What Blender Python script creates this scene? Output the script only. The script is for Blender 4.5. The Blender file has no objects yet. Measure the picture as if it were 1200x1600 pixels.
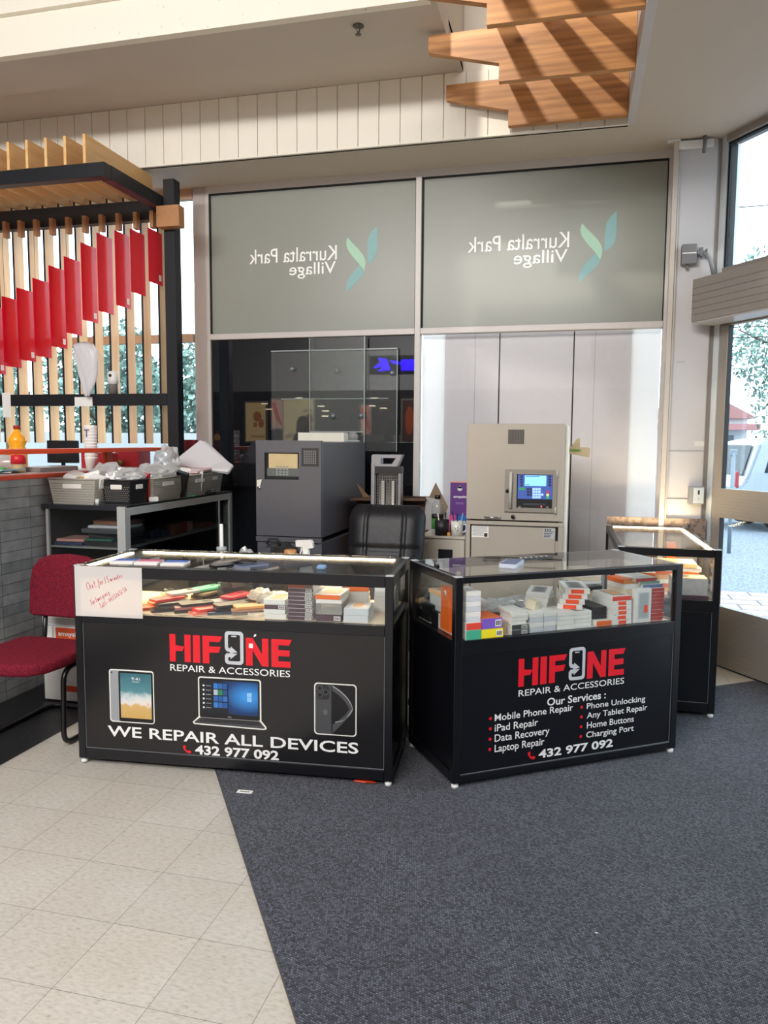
import bpy, bmesh, math, random
from mathutils import Matrix, Vector
random.seed(7)
scene = bpy.context.scene
COL = scene.collection
PI = math.pi

# ---------------------------------------------------------------- camera
cam_d = bpy.data.cameras.new('camera'); cam = bpy.data.objects.new('camera', cam_d); COL.objects.link(cam)
cam_d.sensor_fit = 'VERTICAL'; cam_d.sensor_height = 32.0; cam_d.lens = 32.0 * 1188.79 / 1600.0
cam_d.clip_start = 0.05; cam_d.clip_end = 300
VIEW = (Matrix.Translation((0, 0, 1.5307)) @ Matrix.Rotation(0.2448, 4, 'Z')
                    @ Matrix.Rotation(PI / 2 - math.radians(5.3316), 4, 'X') @ Matrix.Rotation(math.radians(0.3914), 4, 'Z'))
cam.matrix_world = VIEW
scene.camera = cam

# ---------------------------------------------------------------- sky, lamps, exposure
world = bpy.data.worlds.new('overcast_sky'); scene.world = world; world.use_nodes = True
bg = world.node_tree.nodes['Background']
bg.inputs[0].default_value = (0.86, 0.94, 1.0, 1); bg.inputs[1].default_value = 4.6

def area_lamp(name, loc, size, power, rot=(0, 0, 0), color=(1, 1, 1), spread=180):
    l = bpy.data.lights.new(name, 'AREA'); l.shape = 'RECTANGLE'; l.size, l.size_y = size
    l.energy = power; l.color = color; l.spread = math.radians(spread)
    o = bpy.data.objects.new(name, l); o.location = loc; o.rotation_euler = rot; COL.objects.link(o); return o
T35 = math.radians(48)
area_lamp('hall_lamp_row', (-1.2, -1.2, 4.45), (5.0, .5), 205, (T35, 0, 0), (1.0, .975, .94))
area_lamp('hall_lamp_row', (-1.4, -3.8, 4.50), (7.0, .5), 430, (T35, 0, 0), (1.0, .975, .94))
area_lamp('hall_lamp_row', (-2.0, -6.6, 4.55), (8.0, .5), 480, (-.65, 0, 0), (1.0, .97, .93))
spot = bpy.data.lights.new('beam_spot_lamp', 'SPOT'); spot.energy = 200; spot.spot_size = math.radians(48); spot.spot_blend = .25
spot.shadow_soft_size = .05; spot.color = (1, .93, .82)
so = bpy.data.objects.new('beam_spot_lamp', spot); so.location = (-1.0, 2.6, 4.9); COL.objects.link(so)
so.rotation_euler = (Vector((0.02, 4.55, 3.72)) - Vector(so.location)).to_track_quat('-Z', 'Y').to_euler()

vs = scene.view_settings
scene.display_settings.display_device = 'sRGB'
vs.view_transform = 'Standard'; vs.look = 'None'; vs.gamma = 1.0; vs.use_curve_mapping = False
vs.exposure = 0.14
cy = scene.cycles
cy.use_denoising = True
cy.max_bounces = 10; cy.diffuse_bounces = 5; cy.glossy_bounces = 4; cy.transmission_bounces = 6; cy.transparent_max_bounces = 24
cy.sample_clamp_indirect = 6.0; cy.caustics_reflective = False; cy.caustics_refractive = False

# ---------------------------------------------------------------- materials
def lin(c):
    return tuple(((v / 255) / 12.92 if v / 255 <= .04045 else ((v / 255 + .055) / 1.055) ** 2.4) for v in c)
MATS = {}
def M(name, rgb=None, rough=.5, metal=0., spec=.5, emit=0., noise=0., nscale=30., bump=0., coat=0., emit_rgb=None):
    if name in MATS: return MATS[name]
    m = bpy.data.materials.new(name); m.use_nodes = True; nt = m.node_tree
    b = nt.nodes['Principled BSDF']; c = lin(rgb)
    b.inputs['Base Color'].default_value = (*c, 1); b.inputs['Roughness'].default_value = rough
    b.inputs['Metallic'].default_value = metal; b.inputs['Specular IOR Level'].default_value = spec
    b.inputs['Coat Weight'].default_value = coat
    if emit:
        b.inputs['Emission Color'].default_value = (*(lin(emit_rgb) if emit_rgb else c), 1); b.inputs['Emission Strength'].default_value = emit
    tc = nt.nodes.new('ShaderNodeTexCoord')
    n = nt.nodes.new('ShaderNodeTexNoise'); n.inputs['Scale'].default_value = nscale; n.inputs['Detail'].default_value = 4
    nt.links.new(tc.outputs['Object'], n.inputs['Vector'])
    k = noise if noise else .03
    hsv = nt.nodes.new('ShaderNodeHueSaturation'); hsv.inputs['Color'].default_value = (*c, 1)
    mr = nt.nodes.new('ShaderNodeMapRange'); mr.inputs['To Min'].default_value = 1 - k * 1.6; mr.inputs['To Max'].default_value = 1 + k * 1.6
    nt.links.new(n.outputs['Fac'], mr.inputs['Value']); nt.links.new(mr.outputs[0], hsv.inputs['Value'])
    nt.links.new(hsv.outputs[0], b.inputs['Base Color'])
    if bump:
        bp = nt.nodes.new('ShaderNodeBump'); bp.inputs['Strength'].default_value = bump; bp.inputs['Distance'].default_value = .005
        nt.links.new(n.outputs['Fac'], bp.inputs['Height']); nt.links.new(bp.outputs[0], b.inputs['Normal'])
    MATS[name] = m; return m
def new_nodes(name):
    m = bpy.data.materials.new(name); m.use_nodes = True; nt = m.node_tree
    return m, nt, nt.nodes['Principled BSDF'], nt.nodes['Material Output']
def glass(name, tint=(1, 1, 1), ior=1.45, gl=1.0, rough=0.0, haze=0.0):
    m, nt, b, out = new_nodes(name); nt.nodes.remove(b)
    t = nt.nodes.new('ShaderNodeBsdfTransparent'); t.inputs[0].default_value = (*tint, 1)
    g = nt.nodes.new('ShaderNodeBsdfGlossy'); g.inputs['Roughness'].default_value = rough
    f = nt.nodes.new('ShaderNodeFresnel'); ge = nt.nodes.new('ShaderNodeNewGeometry'); mi = nt.nodes.new('ShaderNodeMapRange')
    mi.inputs['To Min'].default_value = ior; mi.inputs['To Max'].default_value = 1 / ior   # same reflectance on both faces of a thin pane
    nt.links.new(ge.outputs['Backfacing'], mi.inputs['Value']); nt.links.new(mi.outputs[0], f.inputs['IOR'])
    mu = nt.nodes.new('ShaderNodeMath'); mu.operation = 'MULTIPLY'; mu.inputs[1].default_value = gl
    mx = nt.nodes.new('ShaderNodeMixShader')
    nt.links.new(f.outputs[0], mu.inputs[0]); nt.links.new(mu.outputs[0], mx.inputs[0])
    nt.links.new(t.outputs[0], mx.inputs[1]); nt.links.new(g.outputs[0], mx.inputs[2])
    last = mx
    if haze:
        d = nt.nodes.new('ShaderNodeBsdfDiffuse'); d.inputs[0].default_value = (.8, .8, .8, 1)
        m2 = nt.nodes.new('ShaderNodeMixShader'); m2.inputs[0].default_value = haze
        nt.links.new(mx.outputs[0], m2.inputs[1]); nt.links.new(d.outputs[0], m2.inputs[2]); last = m2
    nt.links.new(last.outputs[0], out.inputs[0]); MATS[name] = m; return m
def translucent(name, rgb, diff=.5, thru=.5, tp=0., gloss=.04, rough=.3, trgb=None, noise=0.):
    m, nt, b, out = new_nodes(name); nt.nodes.remove(b); c = (*lin(rgb), 1)
    d = nt.nodes.new('ShaderNodeBsdfDiffuse'); d.inputs[0].default_value = c
    t = nt.nodes.new('ShaderNodeBsdfTranslucent'); t.inputs[0].default_value = (*lin(trgb), 1) if trgb else c
    mx = nt.nodes.new('ShaderNodeMixShader'); mx.inputs[0].default_value = thru / (diff + thru)
    nt.links.new(d.outputs[0], mx.inputs[1]); nt.links.new(t.outputs[0], mx.inputs[2]); last = mx
    if tp:
        p = nt.nodes.new('ShaderNodeBsdfTransparent'); p.inputs[0].default_value = (*lin(trgb), 1) if trgb else c
        m2 = nt.nodes.new('ShaderNodeMixShader'); m2.inputs[0].default_value = tp
        nt.links.new(last.outputs[0], m2.inputs[1]); nt.links.new(p.outputs[0], m2.inputs[2]); last = m2
    if gloss:
        g = nt.nodes.new('ShaderNodeBsdfGlossy'); g.inputs['Roughness'].default_value = rough
        m3 = nt.nodes.new('ShaderNodeMixShader'); m3.inputs[0].default_value = gloss
        nt.links.new(last.outputs[0], m3.inputs[1]); nt.links.new(g.outputs[0], m3.inputs[2]); last = m3
    nt.links.new(last.outputs[0], out.inputs[0]); MATS[name] = m; return m
def link(nt, a, ao, b, bi): nt.links.new(a.outputs[ao], b.inputs[bi])
def ramp(nt, stops):
    r = nt.nodes.new('ShaderNodeValToRGB'); e = r.color_ramp.elements
    while len(e) < len(stops): e.new(.5)
    for el, (p, c) in zip(e, stops): el.position = p; el.color = (*lin(c), 1)
    return r

def floor_tile_mat():
    m, nt, b, out = new_nodes('beige_vinyl_tile'); N = nt.nodes.new
    tc = N('ShaderNodeTexCoord'); mp = N('ShaderNodeMapping'); mp.inputs['Location'].default_value = (2.269, -3.2, 0)
    link(nt, tc, 'Object', mp, 'Vector')
    br = N('ShaderNodeTexBrick'); br.offset = 0; br.squash = 1
    for k, v in (('Scale', 1), ('Brick Width', .2977), ('Row Height', .2977), ('Mortar Size', .0011), ('Mortar Smooth', .3), ('Bias', 0)): br.inputs[k].default_value = v
    br.inputs['Color1'].default_value = (.97, .97, .97, 1); br.inputs['Color2'].default_value = (1.03, 1.03, 1.03, 1); br.inputs['Mortar'].default_value = (.35, .33, .31, 1)
    link(nt, mp, 0, br, 'Vector')
    m2 = N('ShaderNodeMapping'); m2.inputs['Rotation'].default_value = (0, 0, .5); m2.inputs['Scale'].default_value = (42, 95, 1)
    link(nt, tc, 'Object', m2, 'Vector')
    n = N('ShaderNodeTexNoise'); n.inputs['Scale'].default_value = 1.0; n.inputs['Detail'].default_value = 5; n.inputs['Roughness'].default_value = .65; link(nt, m2, 0, n, 'Vector')
    r = ramp(nt, [(.28, (158, 152, 144)), (.40, (187, 182, 174)), (.52, (196, 191, 183)), (.75, (206, 201, 194))]); link(nt, n, 'Fac', r, 'Fac')
    n2 = N('ShaderNodeTexNoise'); n2.inputs['Scale'].default_value = 3; n2.inputs['Detail'].default_value = 3; link(nt, tc, 'Object', n2, 'Vector')
    r2 = ramp(nt, [(.3, (246, 244, 240)), (.7, (255, 255, 255))]); link(nt, n2, 'Fac', r2, 'Fac')
    mx = N('ShaderNodeMixRGB'); mx.blend_type = 'MULTIPLY'; mx.inputs[0].default_value = 1; link(nt, r, 0, mx, 1); link(nt, br, 'Color', mx, 2)
    mx2 = N('ShaderNodeMixRGB'); mx2.blend_type = 'MULTIPLY'; mx2.inputs[0].default_value = 1; link(nt, mx, 0, mx2, 1); link(nt, r2, 0, mx2, 2)
    link(nt, mx2, 0, b, 'Base Color'); b.inputs['Roughness'].default_value = .38; b.inputs['Specular IOR Level'].default_value = .35
    return m
def carpet_mat():
    m, nt, b, out = new_nodes('charcoal_ribbed_carpet'); N = nt.nodes.new
    tc = N('ShaderNodeTexCoord'); mp = N('ShaderNodeMapping'); mp.inputs['Rotation'].default_value = (0, 0, .35); link(nt, tc, 'Object', mp, 'Vector')
    br = N('ShaderNodeTexBrick'); br.offset = .5
    for k, v in (('Scale', 1), ('Brick Width', .0095), ('Row Height', .0075), ('Mortar Size', .0018), ('Mortar Smooth', .9), ('Bias', 0)): br.inputs[k].default_value = v
    br.inputs['Color1'].default_value = (*lin((60, 64, 76)), 1); br.inputs['Color2'].default_value = (*lin((136, 141, 156)), 1); br.inputs['Mortar'].default_value = (*lin((14, 16, 24)), 1)
    link(nt, mp, 0, br, 'Vector')
    n = N('ShaderNodeTexNoise'); n.inputs['Scale'].default_value = 320; n.inputs['Detail'].default_value = 2; link(nt, tc, 'Object', n, 'Vector')
    r = ramp(nt, [(.3, (120, 120, 125)), (.55, (225, 225, 228)), (.8, (255, 255, 255))]); link(nt, n, 'Fac', r, 'Fac')
    n3 = N('ShaderNodeTexNoise'); n3.inputs['Scale'].default_value = 2.2; n3.inputs['Detail'].default_value = 4; link(nt, tc, 'Object', n3, 'Vector')
    r3 = ramp(nt, [(.3, (226, 226, 228)), (.7, (255, 255, 255))]); link(nt, n3, 'Fac', r3, 'Fac')
    mx = N('ShaderNodeMixRGB'); mx.blend_type = 'MULTIPLY'; mx.inputs[0].default_value = 1; link(nt, br, 'Color', mx, 1); link(nt, r, 0, mx, 2)
    mx3 = N('ShaderNodeMixRGB'); mx3.blend_type = 'MULTIPLY'; mx3.inputs[0].default_value = 1; link(nt, mx, 0, mx3, 1); link(nt, r3, 0, mx3, 2)
    bp = N('ShaderNodeBump'); bp.inputs['Strength'].default_value = .6; bp.inputs['Distance'].default_value = .003
    link(nt, br, 'Fac', bp, 'Height'); bp.invert = True; link(nt, bp, 0, b, 'Normal')
    link(nt, mx3, 0, b, 'Base Color'); b.inputs['Roughness'].default_value = .9; b.inputs['Specular IOR Level'].default_value = .2
    b.inputs['Sheen Weight'].default_value = .15
    return m
def wall_tile_mat():
    m, nt, b, out = new_nodes('grey_wall_tile'); N = nt.nodes.new
    tc = N('ShaderNodeTexCoord'); sp = N('ShaderNodeSeparateXYZ'); cb = N('ShaderNodeCombineXYZ'); link(nt, tc, 'Object', sp, 0)
    link(nt, sp, 'Y', cb, 'X'); link(nt, sp, 'Z', cb, 'Y')
    mp = N('ShaderNodeMapping'); mp.inputs['Location'].default_value = (-3.70 + .255 * 20, -1.12 + .0625 * 40, 0); link(nt, cb, 0, mp, 'Vector')
    br = N('ShaderNodeTexBrick'); br.offset = 0
    for k, v in (('Scale', 1), ('Brick Width', .255), ('Row Height', .0625), ('Mortar Size', .0016), ('Mortar Smooth', .1), ('Bias', 0)): br.inputs[k].default_value = v
    br.inputs['Color1'].default_value = (*lin((136, 137, 137)), 1); br.inputs['Color2'].default_value = (*lin((160, 160, 160)), 1); br.inputs['Mortar'].default_value = (*lin((70, 70, 72)), 1)
    link(nt, mp, 0, br, 'Vector')
    n = N('ShaderNodeTexNoise'); n.inputs['Scale'].default_value = 9; n.inputs['Detail'].default_value = 5; link(nt, tc, 'Object', n, 'Vector')
    r = ramp(nt, [(.3, (205, 205, 205)), (.7, (255, 255, 255))]); link(nt, n, 'Fac', r, 'Fac')
    mx = N('ShaderNodeMixRGB'); mx.blend_type = 'MULTIPLY'; mx.inputs[0].default_value = 1; link(nt, br, 'Color', mx, 1); link(nt, r, 0, mx, 2)
    link(nt, mx, 0, b, 'Base Color'); b.inputs['Roughness'].default_value = .45
    bp = N('ShaderNodeBump'); bp.inputs['Strength'].default_value = .5; bp.inputs['Distance'].default_value = .002; bp.invert = True
    link(nt, br, 'Fac', bp, 'Height'); link(nt, bp, 0, b, 'Normal')
    return m
def wood_mat(name, dark, light, axis='X', scale=1.0, rough=.5, knots=True, contrast=1.0):
    m, nt, b, out = new_nodes(name); N = nt.nodes.new
    tc = N('ShaderNodeTexCoord'); mp = N('ShaderNodeMapping')
    s = {'X': (1.2, 14, 14), 'Y': (14, 1.2, 14), 'Z': (14, 14, 1.2)}[axis]
    mp.inputs['Scale'].default_value = tuple(v * scale for v in s); link(nt, tc, 'Object', mp, 'Vector')
    n = N('ShaderNodeTexNoise'); n.inputs['Scale'].default_value = 1.6; n.inputs['Detail'].default_value = 6; n.inputs['Distortion'].default_value = .9; link(nt, mp, 0, n, 'Vector')
    w = N('ShaderNodeTexWave'); w.wave_type = 'BANDS'; w.bands_direction = {'X': 'Z', 'Y': 'Z', 'Z': 'X'}[axis]
    w.inputs['Scale'].default_value = .55; w.inputs['Distortion'].default_value = 9; w.inputs['Detail'].default_value = 3; w.inputs['Detail Scale'].default_value = .7; link(nt, mp, 0, w, 'Vector')
    ad = N('ShaderNodeMath'); ad.operation = 'MULTIPLY_ADD'; ad.inputs[1].default_value = .12 * contrast; link(nt, w, 'Fac', ad, 0)
    ml = N('ShaderNodeMath'); ml.operation = 'MULTIPLY'; ml.inputs[1].default_value = .95; link(nt, n, 'Fac', ml, 0); link(nt, ml, 0, ad, 2)
    r = ramp(nt, [(.2, dark), (.75, light)]); link(nt, ad, 0, r, 'Fac')
    last = r
    if knots:
        v = N('ShaderNodeTexVoronoi'); v.inputs['Scale'].default_value = 1.0; m2 = N('ShaderNodeMapping')
        m2.inputs['Scale'].default_value = {'X': (2.2, 5, 5), 'Y': (5, 2.2, 5), 'Z': (5, 5, 2.2)}[axis]; link(nt, tc, 'Object', m2, 'Vector'); link(nt, m2, 0, v, 'Vector')
        rk = ramp(nt, [(.03, (90, 55, 28)), (.12, (255, 255, 255))]); link(nt, v, 'Distance', rk, 'Fac')
        mx = N('ShaderNodeMixRGB'); mx.blend_type = 'MULTIPLY'; mx.inputs[0].default_value = .8; link(nt, r, 0, mx, 1); link(nt, rk, 0, mx, 2); last = mx
    link(nt, last, 0, b, 'Base Color'); b.inputs['Roughness'].default_value = rough
    return m
def speckle_mat(name, base, spots, scale=160, lo=.62, rough=.5):
    m, nt, b, out = new_nodes(name); N = nt.nodes.new
    tc = N('ShaderNodeTexCoord'); n = N('ShaderNodeTexNoise'); n.inputs['Scale'].default_value = scale; n.inputs['Detail'].default_value = 2; link(nt, tc, 'Object', n, 'Vector')
    r = ramp(nt, [(lo, base), (lo + .06, spots)]); link(nt, n, 'Fac', r, 'Fac'); link(nt, r, 0, b, 'Base Color'); b.inputs['Roughness'].default_value = rough
    return m
def voronoi_mat(name, cols, scale, rough=.9, rnd=1.0):
    m, nt, b, out = new_nodes(name); N = nt.nodes.new
    tc = N('ShaderNodeTexCoord'); v = N('ShaderNodeTexNoise'); v.inputs['Scale'].default_value = scale; v.inputs['Detail'].default_value = 6; link(nt, tc, 'Object', v, 'Vector')
    r = ramp(nt, cols); link(nt, v, 'Fac', r, 'Fac'); link(nt, r, 0, b, 'Base Color'); b.inputs['Roughness'].default_value = rough
    return m

# ---------------------------------------------------------------- mesh builder
class MB:
    def __init__(self): self.bm = bmesh.new(); self.T = None
    def _fin(self, vs, fs, m):
        if self.T is not None:
            for v in vs: v.co = self.T @ v.co
        for f in fs: f.material_index = m
    def box(self, x0, x1, y0, y1, z0, z1, m=0, bev=0., seg=1):
        bm = self.bm
        v = [bm.verts.new((x, y, z)) for z in (z0, z1) for y in (y0, y1) for x in (x0, x1)]
        fs = [bm.faces.new([v[i] for i in q]) for q in ((0, 2, 3, 1), (4, 5, 7, 6), (0, 1, 5, 4), (2, 6, 7, 3), (0, 4, 6, 2), (1, 3, 7, 5))]
        if bev:
            es = list({e for f in fs for e in f.edges})
            r = bmesh.ops.bevel(bm, geom=es, offset=bev, segments=seg, affect='EDGES', profile=.5)
            fs = list({f for vv in set(r['verts']) for f in vv.link_faces} | {f for f in fs if f.is_valid})
            v = list({vv for f in fs for vv in f.verts})
        self._fin(v, fs, m); return self
    def prism(self, pts, ax, a, b, m=0, cap=True):
        bm = self.bm
        mk = {'x': lambda p, t: (t, p[0], p[1]), 'y': lambda p, t: (p[0], t, p[1]), 'z': lambda p, t: (p[0], p[1], t)}[ax]
        A = [bm.verts.new(mk(p, a)) for p in pts]; B = [bm.verts.new(mk(p, b)) for p in pts]; n = len(pts); fs = []
        for i in range(n): fs.append(bm.faces.new((A[i], A[(i + 1) % n], B[(i + 1) % n], B[i])))
        if cap: fs += [bm.faces.new(A[::-1]), bm.faces.new(B)]
        bmesh.ops.recalc_face_normals(bm, faces=fs); self._fin(A + B, fs, m); return self
    def poly(self, pts, m=0):
        v = [self.bm.verts.new(p) for p in pts]; f = self.bm.faces.new(v); self._fin(v, [f], m); return self
    def tube(self, pts, r, m=0, seg=8, closed=False, caps=True):
        bm = self.bm; P = [Vector(p) for p in pts]; n = len(P); rings = []; up = Vector((0.13, .21, .97)).normalized()
        for i, p in enumerate(P):
            a = P[(i - 1) % n] if (closed or i > 0) else p; b = P[(i + 1) % n] if (closed or i < n - 1) else p
            d = (b - a).normalized(); s = d.cross(up)
            if s.length < .1: s = d.cross(Vector((1, 0, 0)))
            s.normalize(); t = s.cross(d); rr = r[i] if isinstance(r, (list, tuple)) else r
            rings.append([bm.verts.new(p + (s * math.cos(2 * PI * k / seg) + t * math.sin(2 * PI * k / seg)) * rr) for k in range(seg)])
            up = t
        fs = []
        for i in range(n if closed else n - 1):
            A, B = rings[i], rings[(i + 1) % n]
            for k in range(seg): fs.append(bm.faces.new((A[k], A[(k + 1) % seg], B[(k + 1) % seg], B[k])))
        if caps and not closed: fs += [bm.faces.new(rings[0][::-1]), bm.faces.new(rings[-1])]
        for f in fs: f.smooth = True
        self._fin([v for q in rings for v in q], fs, m); return self
    def lathe(self, prof, m=0, seg=20, c=(0, 0, 0), axis='z'):
        bm = self.bm; rings = []
        for (r, z) in prof:
            ring = []
            for k in range(seg):
                a = 2 * PI * k / seg; x, y = r * math.cos(a), r * math.sin(a)
                co = {'z': (x, y, z), 'y': (x, z, y), 'x': (z, x, y)}[axis]
                ring.append(bm.verts.new((co[0] + c[0], co[1] + c[1], co[2] + c[2])))
            rings.append(ring)
        fs = []
        for A, B in zip(rings, rings[1:]):
            for k in range(seg): fs.append(bm.faces.new((A[k], A[(k + 1) % seg], B[(k + 1) % seg], B[k])))
        if prof[0][0] > 1e-6: fs.append(bm.faces.new(rings[0][::-1]))
        if prof[-1][0] > 1e-6: fs.append(bm.faces.new(rings[-1]))
        for f in fs: f.smooth = True
        bmesh.ops.recalc_face_normals(bm, faces=fs)
        self._fin([v for q in rings for v in q], fs, m); return self
    def blob(self, c, r, m=0, sub=2, jit=0., seed=1):
        bm = self.bm; g = bmesh.ops.create_icosphere(bm, subdivisions=sub, radius=1.0); rnd = random.Random(seed)
        vs = g['verts']
        for v in vs:
            k = 1 + rnd.uniform(-jit, jit)
            v.co = Vector((c[0] + v.co.x * r[0] * k, c[1] + v.co.y * r[1] * k, c[2] + v.co.z * r[2] * k))
        fs = list({f for v in vs for f in v.link_faces})
        for f in fs: f.smooth = jit < .08
        self._fin(vs, fs, m); return self
    def build(self, name, mats, parent=None, loc=(0, 0, 0), rz=0., smooth=False, rot=None):
        me = bpy.data.meshes.new(name); self.bm.normal_update(); self.bm.to_mesh(me); self.bm.free()
        for mm in (mats if isinstance(mats, (list, tuple)) else [mats]): me.materials.append(mm)
        if smooth:
            for p in me.polygons: p.use_smooth = True
        o = bpy.data.objects.new(name, me); COL.objects.link(o); o.location = loc; o.rotation_euler = rot if rot else (0, 0, rz)
        if parent: o.parent = parent
        return o
def tag(o, label, cat, group=None, kind=None):
    o['label'] = label; o['category'] = cat
    if len(label.split()) > 16: print('LONG', label)
    if group: o['group'] = group
    if kind: o['kind'] = kind
    return o
def thing(name, label, cat, loc=(0, 0, 0), rz=0., group=None):
    o = bpy.data.objects.new(name, None); o.empty_display_size = .05; COL.objects.link(o); o.location = loc; o.rotation_euler = (0, 0, rz)
    return tag(o, label, cat, group)
def struct(o): o['kind'] = 'structure'; return o
def rrect(x0, x1, z0, z1, r, n=4):
    out = []
    for cx, cz, a0 in ((x1 - r, z0 + r, -PI / 2), (x1 - r, z1 - r, 0), (x0 + r, z1 - r, PI / 2), (x0 + r, z0 + r, PI)):
        for k in range(n + 1): a = a0 + PI / 2 * k / n; out.append((cx + r * math.cos(a), cz + r * math.sin(a)))
    return out
def copy_tree(o, parent=None):
    c = o.copy(); COL.objects.link(c)
    if parent is not None: c.parent = parent
    for ch in list(o.children): copy_tree(ch, c)
    return c

def text_verts(s, bold=0., width=None):
    cu = bpy.data.curves.new('lettering', 'FONT'); cu.body = s; cu.size = 1.0; cu.offset = bold; cu.resolution_u = 3
    ob = bpy.data.objects.new('lettering', cu); COL.objects.link(ob)
    dg = bpy.context.evaluated_depsgraph_get(); me = bpy.data.meshes.new_from_object(ob.evaluated_get(dg))
    vs = [v.co.copy() for v in me.vertices]; fs = [list(p.vertices) for p in me.polygons]
    bpy.data.objects.remove(ob); bpy.data.curves.remove(cu); bpy.data.meshes.remove(me)
    return vs, fs
def text(name, s, mat, parent, x0, x1, z0, z1, y, bold=0., mirror=False, T=None):
    """lettering standing in a local XZ plane at depth y, read from the -Y side, fitted to a box"""
    vs, fs = text_verts(s, bold)
    ax, bx = min(v.x for v in vs), max(v.x for v in vs); az, bz = min(v.y for v in vs), max(v.y for v in vs)
    sz = (z1 - z0) / (bz - az); sx = (x1 - x0) / (bx - ax) if x1 is not None else sz
    me = bpy.data.meshes.new(name)
    P = []
    for v in vs:
        u = (v.x - ax) * sx; X = (x1 - u) if mirror else (x0 + u)
        p = Vector((X, y, z0 + (v.y - az) * sz)); P.append(T @ p if T else p)
    me.from_pydata(P, [], [f[::-1] for f in fs] if mirror else fs); me.materials.append(mat); me.update()
    o = bpy.data.objects.new(name, me); COL.objects.link(o)
    if parent: o.parent = parent
    return o

def words(name, s, mat, parent, x0, x1, z0, z1, y, bold=0.):
    """a line of lettering laid out whole, then cut into one mesh per word"""
    tot, parts = text_verts(s, bold)[0], []
    ax, bx = min(v.x for v in tot), max(v.x for v in tot); k = (x1 - x0) / (bx - ax); pre = ''
    zt, zb = max(v.y for v in tot), min(v.y for v in tot)
    for wd in s.split(' '):
        a = max((v.x for v in text_verts(pre + wd, bold)[0])); vs = text_verts(wd, bold)[0]; wl_ = max(v.x for v in vs) - min(v.x for v in vs)
        h0, h1 = min(v.y for v in vs), max(v.y for v in vs); sz = (z1 - z0) / (zt - zb)
        text(name, wd, mat, parent, x0 + (a - wl_ - ax) * k, x0 + (a - ax) * k, z0 + (h0 - zb) * sz, z0 + (h1 - zb) * sz, y, bold); pre += wd + ' '

# sight lines of the photograph, used to read off where things stand on the real floor, walls and fronts
_R = VIEW.to_3x3(); CO = VIEW.translation.copy(); FP = 1188.79
def ray(px, py): return _R @ Vector(((px - 600) / FP, -(py - 800) / FP, -1))
def atz(px, py, z): d = ray(px, py); return CO + d * ((z - CO.z) / d.z)
def aty(px, py, y): d = ray(px, py); return CO + d * (y / d.y)
def atx(px, py, x): d = ray(px, py); return CO + d * (x / d.x)
# ================================================================ shared materials
black_pow = M('black_powder_coat', (13, 14, 19), .32, spec=.5)
black_panel = M('black_gloss_panel', (25, 24, 26), .20, spec=.5, noise=.12, nscale=6)
black_plastic = M('black_plastic', (20, 20, 22), .4)
steel_dark = M('black_steel', (19, 21, 27), .42)
alu = M('brushed_aluminium', (196, 190, 186), .38, metal=.0, spec=.6)
alu_dark = M('taupe_aluminium', (143, 136, 130), .42, spec=.5)
alu_bright = M('bright_aluminium', (205, 212, 218), .3, spec=.6)
white_plastic = M('white_plastic', (228, 228, 226), .4)
white_paint = M('white_paint', (196, 193, 194), .55, noise=.03, nscale=3)
taupe_paint = M('warm_white_soffit_paint', (194, 185, 174), .7, noise=.02, nscale=2)
cream_paint = M('cream_board_paint', (238, 233, 220), .6, noise=.02, nscale=4)
cream_spot = speckle_mat('speckled_cream_fascia', (233, 228, 214), (190, 180, 165), 28, .70, .7)
rubber = M('black_rubber', (12, 12, 13), .7)
red_vinyl = M('red_vinyl_lettering', (226, 26, 42), .4)
white_vinyl = M('white_vinyl_lettering', (238, 238, 238), .4)
grey_vinyl = M('silver_vinyl_lettering', (196, 200, 206), .4)
chrome = M('chrome', (200, 200, 202), .15, metal=1.)
clear = glass('clear_glass', (.97, .985, .98), 1.45, 1.0)
window_glass = glass('window_glass', (.90, .97, 1.0), 1.45, .9)
orange_lam = M('orange_laminate', (212, 74, 40), .35)
led_warm = M('warm_led_strip', (255, 238, 205), .4, emit=75.0, emit_rgb=(255, 226, 180))
fir = wood_mat('oiled_fir_timber', (136, 85, 44), (204, 146, 88), 'X', 1.0, .5)
ply = wood_mat('blond_plywood', (212, 162, 102), (238, 198, 140), 'Y', .6, .45, knots=False, contrast=.6)
slat_wood = wood_mat('pale_timber_slat', (222, 172, 116), (242, 202, 150), 'Z', .7, .5, knots=False, contrast=.5)
hardboard = speckle_mat('worn_brown_board', (143, 124, 112), (110, 94, 84), 40, .5, .8)
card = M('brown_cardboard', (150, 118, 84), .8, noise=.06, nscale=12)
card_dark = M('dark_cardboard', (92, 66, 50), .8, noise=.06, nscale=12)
beige_metal = M('beige_powder_coated_steel', (174, 165, 153), .45, noise=.02, nscale=6)
grey_metal = M('slate_grey_steel', (78, 78, 86), .4)
paper_white = M('white_paper', (240, 238, 234), .8)

# ================================================================ the setting
W = 5.817; ZS = 3.56
d1 = Vector((.557, -.8305)); nq = Vector((.8305, .557)); DO = Vector((1.297, 5.117))   # entrance wall: direction, outward normal, origin
def dpt(s, off=0): p = DO + d1 * s + nq * off; return (p.x, p.y)

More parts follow.
